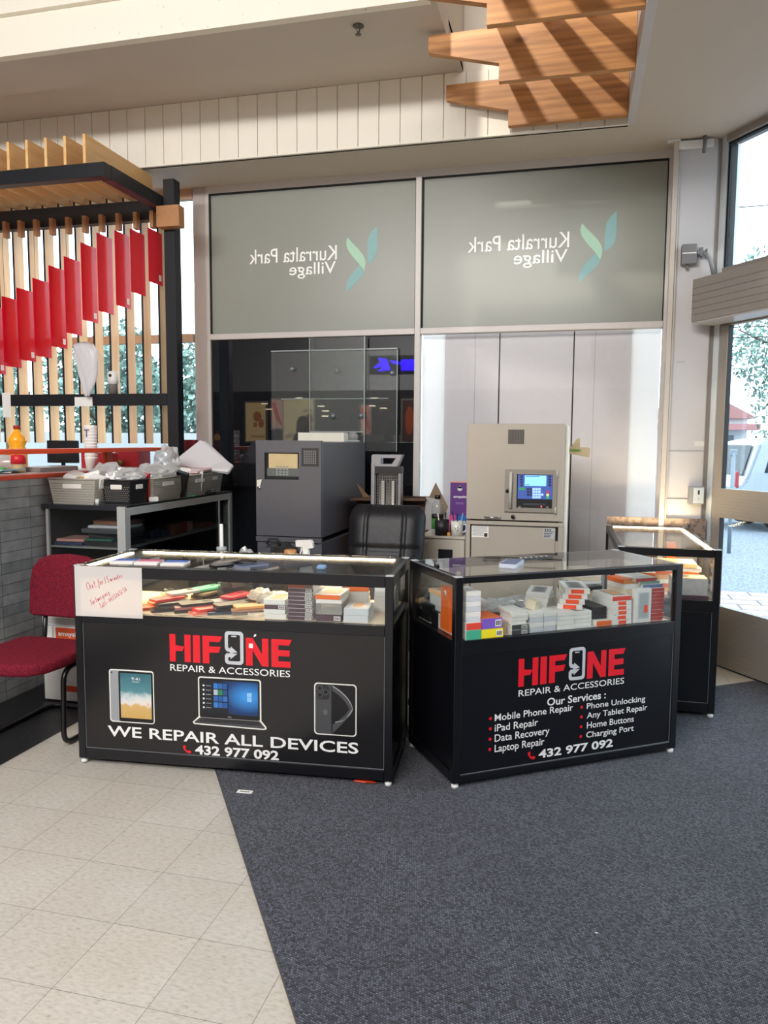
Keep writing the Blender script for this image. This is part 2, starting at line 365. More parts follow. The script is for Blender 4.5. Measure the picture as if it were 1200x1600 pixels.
b = MB(); b.poly([(-11.5, -9.3, 0), (5.5, -9.3, 0), (*dpt(7.4, .1), 0), (*dpt(-.95, .1), 0), (-11.5, 6.0, 0)], 0)
struct(b.build('floor', floor_tile_mat()))
P0 = (-1.702, 3.307)
b = MB(); cp = [P0, (.903, 5.052), dpt(-.17, -.02), dpt(6.4, -.02), (P0[0] + .557 * 9.5, P0[1] - .8305 * 9.5)]
b.prism(cp, 'z', .0005, .005); struct(b.build('floor_carpet', carpet_mat()))
b = MB(); b.prism([(P0[0] - .0035, P0[1] - .002), P0, (P0[0] + .557 * 9, P0[1] - .8305 * 9), (P0[0] + .557 * 9 - .004, P0[1] - .8305 * 9 - .003)], 'z', .0, .0055)
struct(b.build('trim_1', M('carpet_edge_strip', (70, 70, 74), .4)))
b = MB(); b.box(-3.19, -2.578, 0.5, 4.02, .0003, .003); struct(b.build('floor_mat', speckle_mat('black_flecked_vinyl', (26, 27, 30), (92, 94, 98), 120, .66, .45)))

# low ceiling, raised bay and the boarded bulkhead
b = MB()
b.box(-11.5, .27, 5.312, 6.05, ZS, ZS + .05)
b.prism([(.27, -9.3), (5.5, -9.3), (*dpt(7.4, .12),), (*dpt(-1.2, .12),), (.27, 6.05)], 'z', ZS, ZS + .05)
struct(b.build('ceiling', taupe_paint))
b = MB(); b.box(-11.5, -.80, 4.70, 5.32, 3.99, 4.02); b.box(-11.5, -.80, 4.258, 4.715, 3.90, 3.985); b.box(-.83, -.80, 4.258, 5.30, 3.985, 5.5); struct(b.build('ceiling_beam', taupe_paint))
b = MB()
b.box(-11.5, -.83, 4.256, 4.30, 3.895, 4.13); b.box(-11.5, -.83, 4.30, 4.34, 4.10, 5.5); b.box(-11.5, -.83, 4.22, 4.30, 4.13, 4.165); b.box(-11.5, -.83, 4.246, 4.256, 3.895, 3.908)
struct(b.build('ceiling_fascia', cream_spot))
b = MB(); b.box(-11.5, .27, 5.305, 5.34, ZS, 5.5)
x = -11.42
while x < .27:
    b.box(x + .0022, min(x + .1480, .268), 5.289, 5.305, ZS + .004, 3.989, bev=.0025); x += .1499
b.box(-11.5, .27, 5.288, 5.31, ZS - .004, ZS + .006)
struct(b.build('wall_bulkhead', cream_paint))
b = MB(); b.box(.262, .31, -9.3, 5.3, ZS - .003, 5.5); struct(b.build('wall_bay', white_paint))
b = MB(); b.box(-11.5, .31, -9.3, 5.34, 5.5, 5.55); struct(b.build('ceiling_bay', white_paint))

# glazed back wall: column, mullions, four panes
film = M('grey_window_film', (146, 149, 141), .30, spec=.3, noise=.03, nscale=2.2)
b = MB(); b.box(-3.068, -2.957, 5.80, 5.88, 0, ZS, bev=.006); struct(b.build('wall_column', M('grey_mauve_paint', (176, 166, 163), .5)))
b = MB()
b.box(-2.957, .62, W - .01, W + .05, 3.505, ZS)                       # head
b.box(-2.957, -2.928, W - .012, W + .05, 0, 3.505)
b.box(-1.216, -1.172, W - .03, W + .05, 0, 3.505, bev=.003)
b.box(.578, .605, W - .02, W + .05, 0, 3.505)
b.box(-2.928, -1.216, W - .03, W + .05, 2.344, 2.39, bev=.003); b.box(-1.172, .578, W - .03, W + .05, 2.344, 2.39, bev=.003)
b.box(-2.928, -1.216, W - .03, W + .05, 0, .06); b.box(-1.172, .578, W - .03, W + .05, 0, .06)
struct(b.build('trim_2', alu))
def gasket(x0, x1, z0, z1, n):
    b = MB(); t = .012
    b.box(x0, x1, W - .004, W + .012, z1 - t, z1); b.box(x0, x0 + t, W - .004, W + .012, z0, z1); b.box(x1 - t * .6, x1, W - .004, W + .012, z0, z1)
    struct(b.build(n, rubber))
gasket(-2.928, -1.216, 2.39, 3.505, 'trim_3'); gasket(-1.172, .578, 2.39, 3.505, 'trim_4')
sign_white = M('white_film_lettering', (252, 254, 252), .5)
leaf_mint = M('mint_film_leaf', (172, 214, 188), .5); leaf_teal = M('teal_film_leaf', (138, 182, 184), .5)
def film_pane(name, x0, x1, ox):
    b = MB(); b.box(x0, x1, W + .01, W + .02, 2.39, 3.505); o = struct(b.build(name, film))
    y = W + .0085
    def t(n, s, a, c, z0, z1): struct(text(n, s, sign_white, o, a + ox, c + ox, z0, z1, y, mirror=True, bold=.004))
    t('lettering', 'Kurralta Park', -.823, -.086, 2.938, 3.05)
    t('lettering', 'Village', -.481, -.094, 2.806, 2.928)
    def leaf(pts, mat):
        q = MB(); n = len(pts); q.poly([(px + ox, y, pz) for px, pz in pts], 0); struct(q.build('leaf_mark', mat, o))
    def curve(p0, p1, b0, b1, n=10):   # pointed leaf between two tips, bulging b0 to one side and b1 to the other
        p0 = Vector(p0); p1 = Vector(p1); d = p1 - p0; k = Vector((-d.y, d.x))
        A = [p0 + d * (i / n) + k * (b0 * math.sin(PI * i / n)) for i in range(n + 1)]
        B = [p0 + d * (i / n) + k * (b1 * math.sin(PI * i / n)) for i in range(n - 1, 0, -1)]
        return [(v.x, v.y) for v in A + B]
    def bez(p, n=12):
        out = []
        for k in range(n + 1):
            s = k / n; out.append(tuple((1 - s) ** 3 * p[0][i] + 3 * s * (1 - s) ** 2 * p[1][i] + 3 * s * s * (1 - s) * p[2][i] + s ** 3 * p[3][i] for i in (0, 1)))
        return out
    # three pointed leaves of the mark
    def outline(pts): return [((lambda p: (p.x, p.z))(aty(700 + px / 4, 310 + py / 4, y))) for px, py in pts]
    def smooth(pts, n=3):
        out = []
        for i in range(len(pts) - 1):
            p0, p1, p2, p3 = pts[max(i - 1, 0)], pts[i], pts[i + 1], pts[min(i + 2, len(pts) - 1)]
            for k in range(n):
                t_ = k / n; out.append(tuple(.5 * (2 * p1[j] + (p2[j] - p0[j]) * t_ + (2 * p0[j] - 5 * p1[j] + 4 * p2[j] - p3[j]) * t_ ** 2 + (3 * p1[j] - p0[j] - 3 * p2[j] + p3[j]) * t_ ** 3) for j in (0, 1)))
        return out + [pts[-1]]
    def two(A, Bs): return outline(smooth(A) + smooth(Bs)[1:-1])
    leaf(two([(1055, 78), (1015, 115), (988, 165), (979, 240), (978, 332)], [(978, 332), (1020, 305), (1045, 258), (1053, 200), (1055, 78)]), leaf_teal)
    leaf(two([(838, 155), (828, 192), (836, 232), (872, 285), (920, 338), (950, 388)], [(950, 388), (965, 330), (955, 288), (920, 240), (872, 192), (838, 155)]), leaf_mint)
    leaf(two([(922, 342), (880, 382), (842, 428), (820, 480), (822, 525)], [(822, 525), (880, 470), (925, 428), (950, 388), (922, 342)]), leaf_teal)
film_pane('window_2', -1.172, .578, 0.)
film_pane('window_1', -2.928, -1.216, -1.763)
dark_glass = M('dark_tinted_glass', (20, 21, 25), .012, spec=.5); dark_glass.node_tree.nodes['Principled BSDF'].inputs['IOR'].default_value = 1.85
b = MB(); b.box(-2.928, -1.216, W + .005, W + .015, .06, 2.344); struct(b.build('window_3', dark_glass))
b = MB(); b.box(-1.172, .578, W + .005, W + .012, .06, 2.344); wn = struct(b.build('window_4', glass('faint_window_glass', (.99, .99, .995), 1.45, .8)))
panel_white = M('white_back_panel', (205, 203, 206), .5)
b = MB()
for x0, x1 in ((-1.00, -.583), (-.573, -.035), (-.025, .385)): b.box(x0, x1, W + .09, W + .11, .06, 2.36)
b.box(-1.0, .385, W + .108, W + .118, .06, 2.36, m=1)
for xx in (-.765, .12): b.box(xx, xx + .0035, W + .0885, W + .0905, .06, 2.36, m=2)
struct(b.build('wall_panel', [panel_white, rubber, M('panel_seam', (165, 163, 168), .6)]))
frost = translucent('white_frosted_film', (240, 241, 240), diff=.55, thru=.45, gloss=.03)
b = MB(); b.box(-1.172, -.992, W + .082, W + .086, .06, 2.36); b.box(.378, .578, W + .082, W + .086, .06, 2.36); struct(b.build('wall_film', frost))

# pillar between the glazing and the entrance
b = MB(); b.box(.62, .868, 5.668, 5.95, 0, ZS, bev=.004); b.box(.632, .868, 5.6655, 5.669, 1.474, 1.478, m=1); b.box(.632, .868, 5.6655, 5.669, 1.140, 1.147, m=1); b.box(.66, .72, 5.6665, 5.669, 2.088, 2.090, m=1)
struct(b.build('wall_pillar', [white_paint, M('pillar_joint', (120, 116, 116), .6)]))
# left glazing, plain walls out of view
b = MB()
for x in (-9.2, -7.0, -4.95): b.box(x, x + .06, W, W + .06, 0, ZS)
b.box(-11.5, -3.08, W, W + .06, 3.48, ZS); b.box(-11.5, -3.08, W, W + .06, 0, .08); b.box(-11.5, -3.08, W - .02, W + .06, 2.335, 2.40)
struct(b.build('trim_5', M('warm_window_frame', (190, 158, 132), .5)))
b = MB(); b.box(-11.5, -3.08, W + .025, W + .032, .08, 3.48); struct(b.build('window_5', window_glass))
mall_wall = M('hall_wall_paint', (150, 146, 142), .7)
b = MB(); b.box(-11.6, -11.5, -9.3, 6.0, 0, 5.5); struct(b.build('wall_left', mall_wall))
b = MB(); b.box(5.5, 5.6, -9.3, 0.2, 0, ZS + .05); struct(b.build('wall_right', mall_wall))
b = MB(); b.box(-11.6, 5.6, -9.4, -9.3, 2.95, 5.55); b.box(-11.6, 5.6, -9.4, -9.3, 0, 2.95, m=1); struct(b.build('wall_front', [M('shopfront_bulkhead', (176, 176, 178), .6), M('shopfront_dark', (44, 40, 40), .5)]))

# entrance: sliding glass doors with a tall light above
D = thing('door_1', 'x', 'x', (DO.x, DO.y, 0), -.980)
for k in ('label', 'category'): del D[k]
D['kind'] = 'structure'
def dpart(n, m, f):
    b = MB(); f(b); o = b.build(n, m, D); o['kind'] = 'structure'; return o
XE = 2.3
def f(b):
    b.box(-.86, -.766, -.035, .10, 0, ZS); b.box(-.766, -.70, -.055, .10, 0, ZS, m=1); b.box(-.70, -.65, -.01, .10, 0, ZS, m=0); b.box(-.65, -.633, .0, .06, 0, ZS, m=2)
    b.box(-.633, XE, -.04, .08, 3.515, ZS, m=1); b.box(-.633, XE, -.03, .08, 2.62, 2.70, m=1); b.box(-.64, XE, -.012, .02, 3.505, 3.516, m=2)
    b.box(.62, .68, -.03, .06, 2.70, 3.515, m=1); b.box(XE, XE + .08, -.05, .1, 0, ZS, m=1); b.box(-.64, XE, -.05, .06, 2.40, 2.62, m=1)
dpart('door_frame', [alu_bright, alu_dark, rubber], f)
b = MB(); b.box(-.633, XE, .01, .018, 2.70, 3.51); o = b.build('window_6', window_glass, D); o['kind'] = 'structure'
def leaf_door(x0, x1):
    def f(b):
        for a, c in ((x0, x0 + .072), (x1 - .072, x1)): b.box(a, c, -.03, .015, .014, 2.40, bev=.003)
        b.box(x0, x1, -.03, .015, 2.315, 2.405); b.box(x0, x1, -.032, .017, 1.028, 1.226); b.box(x0, x1, -.032, .017, .014, .422)
        for z in [1.03 + .022 * k for k in range(1, 9)] + [.02 + .035 * k for k in range(1, 11)]: b.box(x0 + .01, x1 - .01, -.0335, -.031, z, z + .003)
        b.box(x0, x1, -.031, .016, .0055, .02, m=1); b.box(x0 + .066, x0 + .074, -.026, .012, .42, 2.32, m=1)
    o = dpart('door_leaf', [alu_dark, rubber], f)
    q = MB(); q.box(x0 + .07, x1 - .07, -.01, -.004, .42, 2.32); g = q.build('door_pane', window_glass, o); g['kind'] = 'structure'
leaf_door(-.622, .42); leaf_door(.425, 1.36)
b = MB(); b.box(1.365, XE, -.01, -.002, 0, 2.40); o = b.build('window_7', window_glass, D); o['kind'] = 'structure'
e0 = dpt(XE + .08); e1 = dpt(7.4)
b = MB(); b.prism([e0, e1, (e1[0] + .08, e1[1] + .06), (e0[0] + .08, e0[1] + .06)], 'z', 0, ZS); struct(b.build('wall_entrance', white_paint))

# outside: pavement, road
b = MB(); b.box(-14, 14, 5.9, 8.6, -.16, -.03); b.prism([dpt(-.95, .03), dpt(7.6, .03), (9, 1), (9, 6.5), (1, 6.5)], 'z', -.16, -.025)
pav = bpy.data.materials.new('pink_pavers'); pav.use_nodes = True; nt = pav.node_tree; bs = nt.nodes['Principled BSDF']; br = nt.nodes.new('ShaderNodeTexBrick')
for k, v in (('Scale', 1), ('Brick Width', .45), ('Row Height', .24), ('Mortar Size', .012)): br.inputs[k].default_value = v
br.inputs['Color1'].default_value = (*lin((150, 132, 130)), 1); br.inputs['Color2'].default_value = (*lin((172, 158, 156)), 1); br.inputs['Mortar'].default_value = (*lin((96, 92, 94)), 1)
tcn = nt.nodes.new('ShaderNodeTexCoord'); nt.links.new(tcn.outputs['Object'], br.inputs['Vector']); nt.links.new(br.outputs[0], bs.inputs['Base Color']); bs.inputs['Roughness'].default_value = .8
struct(b.build('ground_pavement', pav))
b = MB(); b.box(-40, 40, -12, 60, -.30, -.16); struct(b.build('ground_road', voronoi_mat('grey_asphalt', [(.35, (88, 94, 104)), (.65, (132, 140, 150))], 30)))
def wpart(t, name, mats, fn, smooth=False):
    b = MB(); fn(b); inv = (Matrix.Translation(t.location) @ Matrix.Rotation(t.rotation_euler.z, 4, 'Z')).inverted()
    bmesh.ops.transform(b.bm, matrix=inv, verts=b.bm.verts[:]); return b.build(name, mats, t, smooth=smooth)
ORD = ['first', 'second', 'third', 'fourth', 'fifth', 'sixth', 'seventh', 'eighth', 'ninth', 'tenth', 'eleventh', 'twelfth', 'thirteenth', 'fourteenth', 'fifteenth']

# ================================================================ timber boards hung under the raised bay
for k, y in enumerate((5.201, 4.57, 3.96, 3.34)):
    b = MB()
    b.prism([(-.895, 3.778), (-.485, 3.678), (-.485, 3.578), (.26, 3.578), (.26, 3.882), (-.895, 3.872)], 'y', y, y + .042)
    nm = ['farthest from the camera, beside the white boarding', 'second from the white boarding', 'third from the white boarding', 'nearest of the row, cut by photo top'][k]
    tag(b.build('timber_board', fir), 'notched oiled timber board hung under the ceiling, ' + nm, 'timber board', 'hung timber boards')
for k, x in enumerate((-.475, -.225, .008)):
    b = MB(); b.box(x - .033, x + .033, 3.1, 5.255, 3.8825, 3.945)
    tag(b.build('timber_batten', fir), 'short timber batten lying across the hung boards, ' + ['nearest their notched ends', 'the middle of three', 'nearest the white bay wall'][k], 'batten', 'timber battens')
b = MB(); b.lathe([(.032, 0), (.032, -.006), (.012, -.009), (.010, -.03), (.006, -.044), (.018, -.048), (.018, -.051), (0, -.052)], 0, 16)
tag(b.build('fire_sprinkler', M('dark_bronze', (92, 86, 80), .35, metal=.6), loc=(-1.276, 4.423, 3.90)), 'small dark fire sprinkler head under the beam', 'sprinkler')

# ================================================================ pergola over the food stall
pg = thing('pergola', 'black steel pergola with plywood fins over the food stall', 'pergola', (-2.99, 5.39, 0))
wpart(pg, 'post', steel_dark, lambda b: b.box(-3.06, -2.968, 5.33, 5.42, 0, 3.475, bev=.003))
wpart(pg, 'beam', steel_dark, lambda b: b.box(-6.6, -3.061, 4.593, 4.67, 3.258, 3.351, bev=.003))
wpart(pg, 'beam', [steel_dark, M('maroon_underside', (84, 34, 44), .5)], lambda b: (b.box(-3.14, -3.061, 4.672, 5.40, 3.262, 3.351), b.box(-3.138, -3.063, 4.68, 5.32, 3.258, 3.262, m=1)))
wpart(pg, 'beam', steel_dark, lambda b: b.box(-6.6, -3.062, 5.335, 5.41, 3.19, 3.335, bev=.003))
wpart(pg, 'rail', steel_dark, lambda b: b.box(-6.6, -3.062, 5.33, 5.41, 1.794, 1.885, bev=.003))
for k in range(16): wpart(pg, 'fin', ply, lambda b: b.box(-3.219 - .148 * k, -3.199 - .148 * k, 4.593, 5.42, 3.352, 3.538))
peg_w = M('light_timber_peg', (176, 126, 84), .55, noise=.1, nscale=40)
pegs = [-4.735, -4.588, -4.441, -4.302, -4.16, -4.014, -3.87, -3.721, -3.576, -3.431, -3.281, -3.143]
for x in pegs: wpart(pg, 'peg', peg_w, lambda b: b.box(x - .010, x + .020, 5.285, 5.334, 3.116, 3.239))
wpart(pg, 'end_block', peg_w, lambda b: (b.box(-3.07, -2.885, 5.245, 5.329, 3.105, 3.256),))
for k in range(16): wpart(pg, 'slat', [slat_wood, steel_dark], lambda b: (b.box(-3.182 - .1455 * k, -3.166 - .1455 * k, 5.437, 5.545, 1.4976, 3.40), b.box(-3.182 - .1455 * k, -3.166 - .1455 * k, 5.434, 5.437, 1.4976, 3.40, m=1)))  # narrow front face of each slat is coloured dark, the rest pale timber
red_acr = translucent('red_acrylic', (238, 36, 66), diff=.5, thru=.5, tp=.10, gloss=.05, rough=.15, trgb=(255, 84, 110))
fl = [(-4.62, 2.60, 2.06), (-4.462, 2.658, 2.11), (-4.322, 2.719, 2.158), (-4.171, 2.787, 2.185), (-4.022, 2.876, 2.257), (-3.882, 2.938, 2.357), (-3.731, 3.034, 2.451), (-3.589, 3.098, 2.514), (-3.434, 3.108, 2.552), (-3.303, 3.111, 2.647), (-3.152, 3.11, 2.717)]
for k, (x, zt, zb) in enumerate(fl):
    t = thing('acrylic_flag', 'red acrylic flag hanging in the stall, %s counted from the black post' % ORD[len(fl) - 1 - k], 'hanging flag', (x, 5.36, zb), 0, 'red hanging flags')
    wpart(t, 'sheet', red_acr, lambda b: b.box(x, x + .004, 5.258, 5.455, zb, zt))
    wpart(t, 'cord', black_plastic if k % 2 else white_plastic, lambda b: b.tube([(x + .002, 5.29, zt - .003), (x + .002, 5.29, 3.118)], .0016, seg=5))
    if k % 2 == 0: wpart(t, 'sticker', paper_white, lambda b: b.box(x + .0041, x + .0048, 5.40, 5.435, zb + .03, zb + .075))
# things on the rail
b = MB(); rnd = random.Random(3)
b.lathe([(.0, 0), (.018, .012), (.040, .05), (.062, .11), (.080, .18), (.092, .25), (.100, .31), (.103, .35), (.098, .38), (.082, .40), (.05, .412), (.0, .42)], 0, 30)
for v in b.bm.verts: v.co = Vector((v.co.x * (1 + rnd.uniform(-.05, .05)) + .02 * math.sin(v.co.z * 9) + .006 * math.sin(v.co.z * 60), v.co.y * .38 + .010 * math.sin(v.co.x * 110 + v.co.z * 30), v.co.z + rnd.uniform(-.008, .008)))
plas = translucent('thin_white_plastic', (238, 236, 238), diff=.6, thru=.4, gloss=.035, rough=.35)
clear_plas = translucent('crinkled_clear_plastic', (246, 247, 248), diff=.5, thru=.5, tp=.42, gloss=.14, rough=.22, trgb=(248, 250, 251))
tag(b.build('plastic_bag', plas, loc=(-3.725, 5.272, 1.86)), 'white plastic bag hanging on the black rail below the red panels', 'plastic bag')
t = thing('soap_dispenser', 'white and grey dispenser standing on the black rail', 'dispenser', (-3.552, 5.37, 1.885))
b = MB(); b.lathe([(.036, 0), (.036, .075), (.037, .078)], 0, 16); b.build('base', M('dispenser_grey', (120, 116, 112), .4), t)
b = MB(); b.lathe([(.040, .078), (.043, .12), (.042, .165), (.030, .178), (0, .18)], 0, 16); b.build('top', white_plastic, t)
b = MB(); b.lathe([(.012, 0), (.012, .006), (0, .007)], 0, 10, c=(.004, 0, 0), axis='y'); o = b.build('sensor', black_plastic, t, loc=(0, -.046, .142))
b = MB(); b.box(-3.873, -3.713, 5.326, 5.329, 1.789, 1.861); tag(b.build('paper_note', paper_white), 'small paper note stuck on the black rail under the bag', 'note')
b = MB(); b.box(-4.55, -4.47, 5.322, 5.329, 1.70, 1.90, bev=.002); tag(b.build('white_tag', paper_white), 'white card hanging at the left end of the black rail', 'card')

# ================================================================ tiled stall counter
st = thing('stall_counter', 'grey tiled stall counter with orange ledges', 'counter', (-3.3, 3.8, 0))
wpart(st, 'tiled_front', wall_tile_mat(), lambda b: b.box(-3.34, -3.19, 1.2, 5.62, 0, 1.29))
wpart(st, 'counter_top', [orange_lam, M('pale_worktop', (222, 218, 212), .4)], lambda b: (b.box(-3.70, -3.172, 1.2, 5.62, 1.29, 1.316, bev=.002), b.box(-3.69, -3.24, 1.21, 5.60, 1.316, 1.3185, m=1)))
wpart(st, 'ledge', orange_lam, lambda b: b.box(-3.15, -3.0, 2.0, 5.325, 1.443, 1.471, bev=.002))
for y in (2.3, 4.65): wpart(st, 'ledge_support', orange_lam, lambda b: b.box(-3.16, -3.115, y - .03, y + .03, 1.317, 1.4435))
# stall clutter on the counter top (z 1.3185)
def onc(px, py): p = atz(px, py, 1.3185); return p.x, p.y
t = thing('juice_bottle', 'large orange juice bottle with a red cap in the stall', 'bottle', (-3.62, 4.36, 1.3185))
b = MB(); b.lathe([(.045, 0), (.06, .01), (.06, .13), (.046, .16), (.058, .19), (.056, .215), (.03, .25), (.018, .265), (.018, .275)], 0, 18); b.build('body', M('orange_juice', (246, 166, 26), .25), t)
b = MB(); b.lathe([(.022, .275), (.022, .298), (0, .30)], 0, 14); b.build('cap', M('dark_red_cap', (150, 24, 30), .4), t)
p = atz(52, 731, 1.3185)
t = thing('condiment_tin', 'red and tan condiment tin under the orange ledge', 'tin', (-3.36, 4.05, 1.3185))
b = MB(); b.lathe([(.042, 0), (.042, .055)], 0, 18); b.build('body', M('tan_label', (178, 150, 112), .5), t)
b = MB(); b.lathe([(.044, .055), (.044, .108), (.03, .112), (0, .112)], 0, 18); b.build('lid', M('bright_red', (198, 18, 34), .4), t)
b = MB(); b.box(-.11, .11, -.07, .07, 0, .055, bev=.006); tag(b.build('plastic_tub', translucent('milky_tub', (214, 216, 226), tp=.3, gloss=.1), loc=(-3.60, 3.98, 1.3185)), 'milky plastic tub on the stall counter', 'tub')
t = thing('bread_bag', 'clear bag of bread on the stall counter at the left edge', 'bread bag', (-3.62, 4.10, 1.376))
t.location = (-3.66, 4.24, 1.3185)
b = MB(); b.blob((-.06, 0, .045), (.06, .05, .045), 0, 3, .05, 3); b.blob((.05, .01, .045), (.06, .05, .045), 0, 3, .05, 4); b.build('loaf', M('bread_crust', (186, 122, 70), .7, noise=.15), t)
b = MB(); b.blob((0, 0, .055), (.15, .075, .055), 0, 3, .05, 5); b.build('wrapper', clear_plas, t)
t = thing('bench_scale', 'low metal bench scale with a blue tilted display on the stall counter', 'scale', (-3.33, 4.10, 1.3185))
b = MB(); b.box(-.11, .07, .02, .40, .0, .032, bev=.004); b.build('platform', M('scale_steel', (150, 142, 138), .35, metal=.3), t)
b = MB(); b.prism([(-.17, .003), (.0, .028), (.0, .02), (-.17, .0)], 'y', -.30, -.10); o = b.build('display', [M('pale_blue_screen', (150, 196, 214), .3)], t); o.location = (.06, 0, .001)
b = MB(); b.lathe([(.022, 0), (.018, .012), (0, .014)], 0, 12); b.build('green_knob', M('green_plastic', (70, 150, 70), .4), t, loc=(-.02, -.2, .024))
t = thing('till_monitor', 'small black till monitor on the stall counter', 'monitor', (-3.66, 4.88, 1.3185))
b = MB(); b.box(-.13, .13, -.012, .012, .035, .20, bev=.004); b.build('screen', black_plastic, t)
b = MB(); b.lathe([(.06, 0), (.06, .01), (.015, .015), (.015, .04)], 0, 14); b.build('stand', black_plastic, t)
t = thing('till_bench', 'black back bench running behind the stall counter', 'bench', (-4.4, 5.1, 0))
wpart(t, 'body', black_plastic, lambda b: b.box(-6.5, -3.75, 4.85, 5.30, 0, 1.30))
t = thing('cup_stack', 'tall stack of white paper cups by the orange ledge', 'cup stack', (-3.27, 4.66, 1.3185))
for k in range(11): b = MB(); b.lathe([(.034, 0), (.043, .075), (.045, .078), (.045, .084), (.04, .084)], 0, 16); b.build('paper_cup', [paper_white, M('cup_print', (90, 90, 110), .6)], t, loc=(0, 0, .021 * k))
b = MB(); b.lathe([(.043, .0), (.043, .012), (0, .013)], 0, 16); b.build('lid', paper_white, t, loc=(0, 0, .021 * 10 + .084))
b = MB(); b.box(-.004, .004, -.046, -.0445, 0, .05); b.box(-.02, .02, -.046, -.0445, .045, .052); b.build('mark', M('cup_print', (90, 90, 110), .6), t, loc=(0, 0, .225))
for k, (x, y, sx, sy, sz, c, l) in enumerate([(-3.42, 4.98, .09, .1, .11, (168, 24, 36), 'red carton behind the orange ledge, left of two'), (-3.36, 5.32, .1, .09, .12, (150, 18, 30), 'red carton behind the orange ledge, beside the black post')]):
    b = MB(); b.box(-sx, sx, -sy, sy, 0, sz, bev=.003); tag(b.build('red_carton', M('red_carton_%d' % k, c, .5), loc=(x, y, 1.3185)), l, 'carton', 'red cartons')
b = MB(); b.blob((0, 0, .03), (.05, .05, .03), 0, 2, .12, 8); tag(b.build('lettuce', M('leaf_green', (112, 142, 62), .6, noise=.2), loc=(-3.40, 5.14, 1.3185)), 'bunch of green leaves beside the red cartons', 'vegetable')
b = MB(); b.box(-.05, .05, -.03, .03, 0, .55, bev=.004); tag(b.build('upright_pad', M('red_chair', (120, 16, 30), .5), loc=(-3.02, 5.62, 0.98)), 'dark red upright pad behind the black post', 'pad')

# ================================================================ old glass cabinet with baskets on top
CX0, CX1, CY0, CY1, CZ = -3.165, -2.612, 4.035, 5.51, 1.13
cb = thing('glass_cabinet', 'old aluminium framed glass cabinet behind the long counter', 'cabinet', (-2.9, 4.77, 0))
cab_al = M('worn_aluminium', (172, 174, 174), .4, spec=.5, noise=.04, nscale=10)
def f(b):
    for x, y, w in ((CX1 - .055, CY0, .055), (CX0, CY0, .018), (CX1 - .05, CY1 - .05, .05), (CX0, CY1 - .02, .02)): b.box(x, x + w, y, y + w, 0, CZ - .005)
    b.box(CX1 - .02, CX1, CY0 + .055, CY1 - .05, CZ - .06, CZ - .005); b.box(CX1 - .02, CX1, CY0 + .055, CY1 - .05, 0, .08)
    b.box(CX0, CX1, CY0, CY0 + .015, 0, .06)
wpart(cb, 'frame', cab_al, f)
wpart(cb, 'top_edge', M('dark_edge', (36, 38, 44), .35), lambda b: (b.box(CX0 - .02, CX1 - .055, CY0 - .012, CY0 + .02, CZ - .028, CZ), ))
wpart(cb, 'top', [M('dark_cabinet_top', (60, 62, 64), .3)], lambda b: b.box(CX0, CX1, CY0 + .02, CY1, CZ - .012, CZ))
wpart(cb, 'end_glass', clear, lambda b: b.box(CX0 + .02, CX1 - .055, CY0 + .004, CY0 + .008, .06, CZ - .03))
smoked = glass('smoked_glass', (.78, .80, .81), 1.5, 1.0)
wpart(cb, 'side_glass', smoked, lambda b: b.box(CX1 - .012, CX1 - .008, CY0 + .055, CY1 - .05, .08, CZ - .06))
wpart(cb, 'slide_rail', cab_al, lambda b: b.box(CX1 - .004, CX1, 5.28, 5.30, .08, CZ - .06))
cab_in = M('cabinet_lining', (62, 64, 68), .5)
wpart(cb, 'back_panel', cab_in, lambda b: (b.box(CX0, CX0 + .012, CY0 + .02, CY1 - .02, 0, CZ - .015), b.box(CX0, CX1, CY1 - .02, CY1 - .008, 0, CZ - .015)))
for z in (.26, .60, .86): wpart(cb, 'shelf', M('grey_shelf', (128, 132, 130), .3), lambda b: b.box(CX0 + .012, CX1 - .025, CY0 + .02, CY1 - .03, z, z + .01))
# stock on the cabinet shelves
rs = random.Random(21)
lapc = [((196, 148, 140), 'rose pink'), ((44, 44, 48), 'black'), ((52, 60, 92), 'navy blue'), ((122, 82, 66), 'brown'), ((70, 70, 74), 'charcoal'), ((180, 182, 186), 'silver'), ((48, 98, 82), 'dark green')]
def slab(nm, lab, grp, c, x, y, z, sx, sy, sz, a, cat='case'):
    b = MB(); b.box(-sx / 2, sx / 2, -sy / 2, sy / 2, 0, sz, bev=min(.004, sz * .3))
    return tag(b.build(nm, M('case_%d_%d_%d' % c, c, .4), loc=(x, y, z), rz=a), lab, cat, grp)
zz = .8702
for k, (ci, sz, dx, dy, sx, sy, a) in enumerate([(2, .022, -.10, 0, .20, .24, .05), (1, .030, .02, .02, .36, .25, -.1), (6, .014, -.04, -.01, .22, .2, .1), (1, .034, .06, .03, .3, .22, .2), (4, .028, .05, 0, .34, .24, -.15), (5, .018, .07, .02, .3, .22, .08), (3, .026, .06, .05, .26, .2, -.25)]):
    z0 = .8702 if k == 0 else zz
    if k == 0:
        slab('tablet_case', 'navy tablet case on the cabinet shelf under the rose pink one', 'cabinet cases', lapc[2][0], -3.05, CY0 + .16, .8702, .2, .22, .02, .0)
        slab('tablet_case', 'rose pink tablet case on the cabinet shelf behind the red chair', 'cabinet cases', lapc[0][0], -3.05, CY0 + .16, .8902, .19, .2, .018, .06); continue
    slab('tablet_case', '%s tablet case in the heap behind the cabinet end glass, %s from the bottom' % (lapc[ci][1], ORD[k - 1]), 'cabinet cases', lapc[ci][0], -2.83 + dx * .4, CY0 + .17 + dy, zz, sx * .85, sy, sz, a * .5); zz += sz + .0005
b = MB(); b.blob((0, 0, .045), (.11, .09, .045), 0, 3, .22, 4); tag(b.build('clear_wrap', clear_plas, loc=(-2.98, CY0 + .38, .8702)), 'crumpled clear wrap behind the rose pink case', 'plastic wrap')
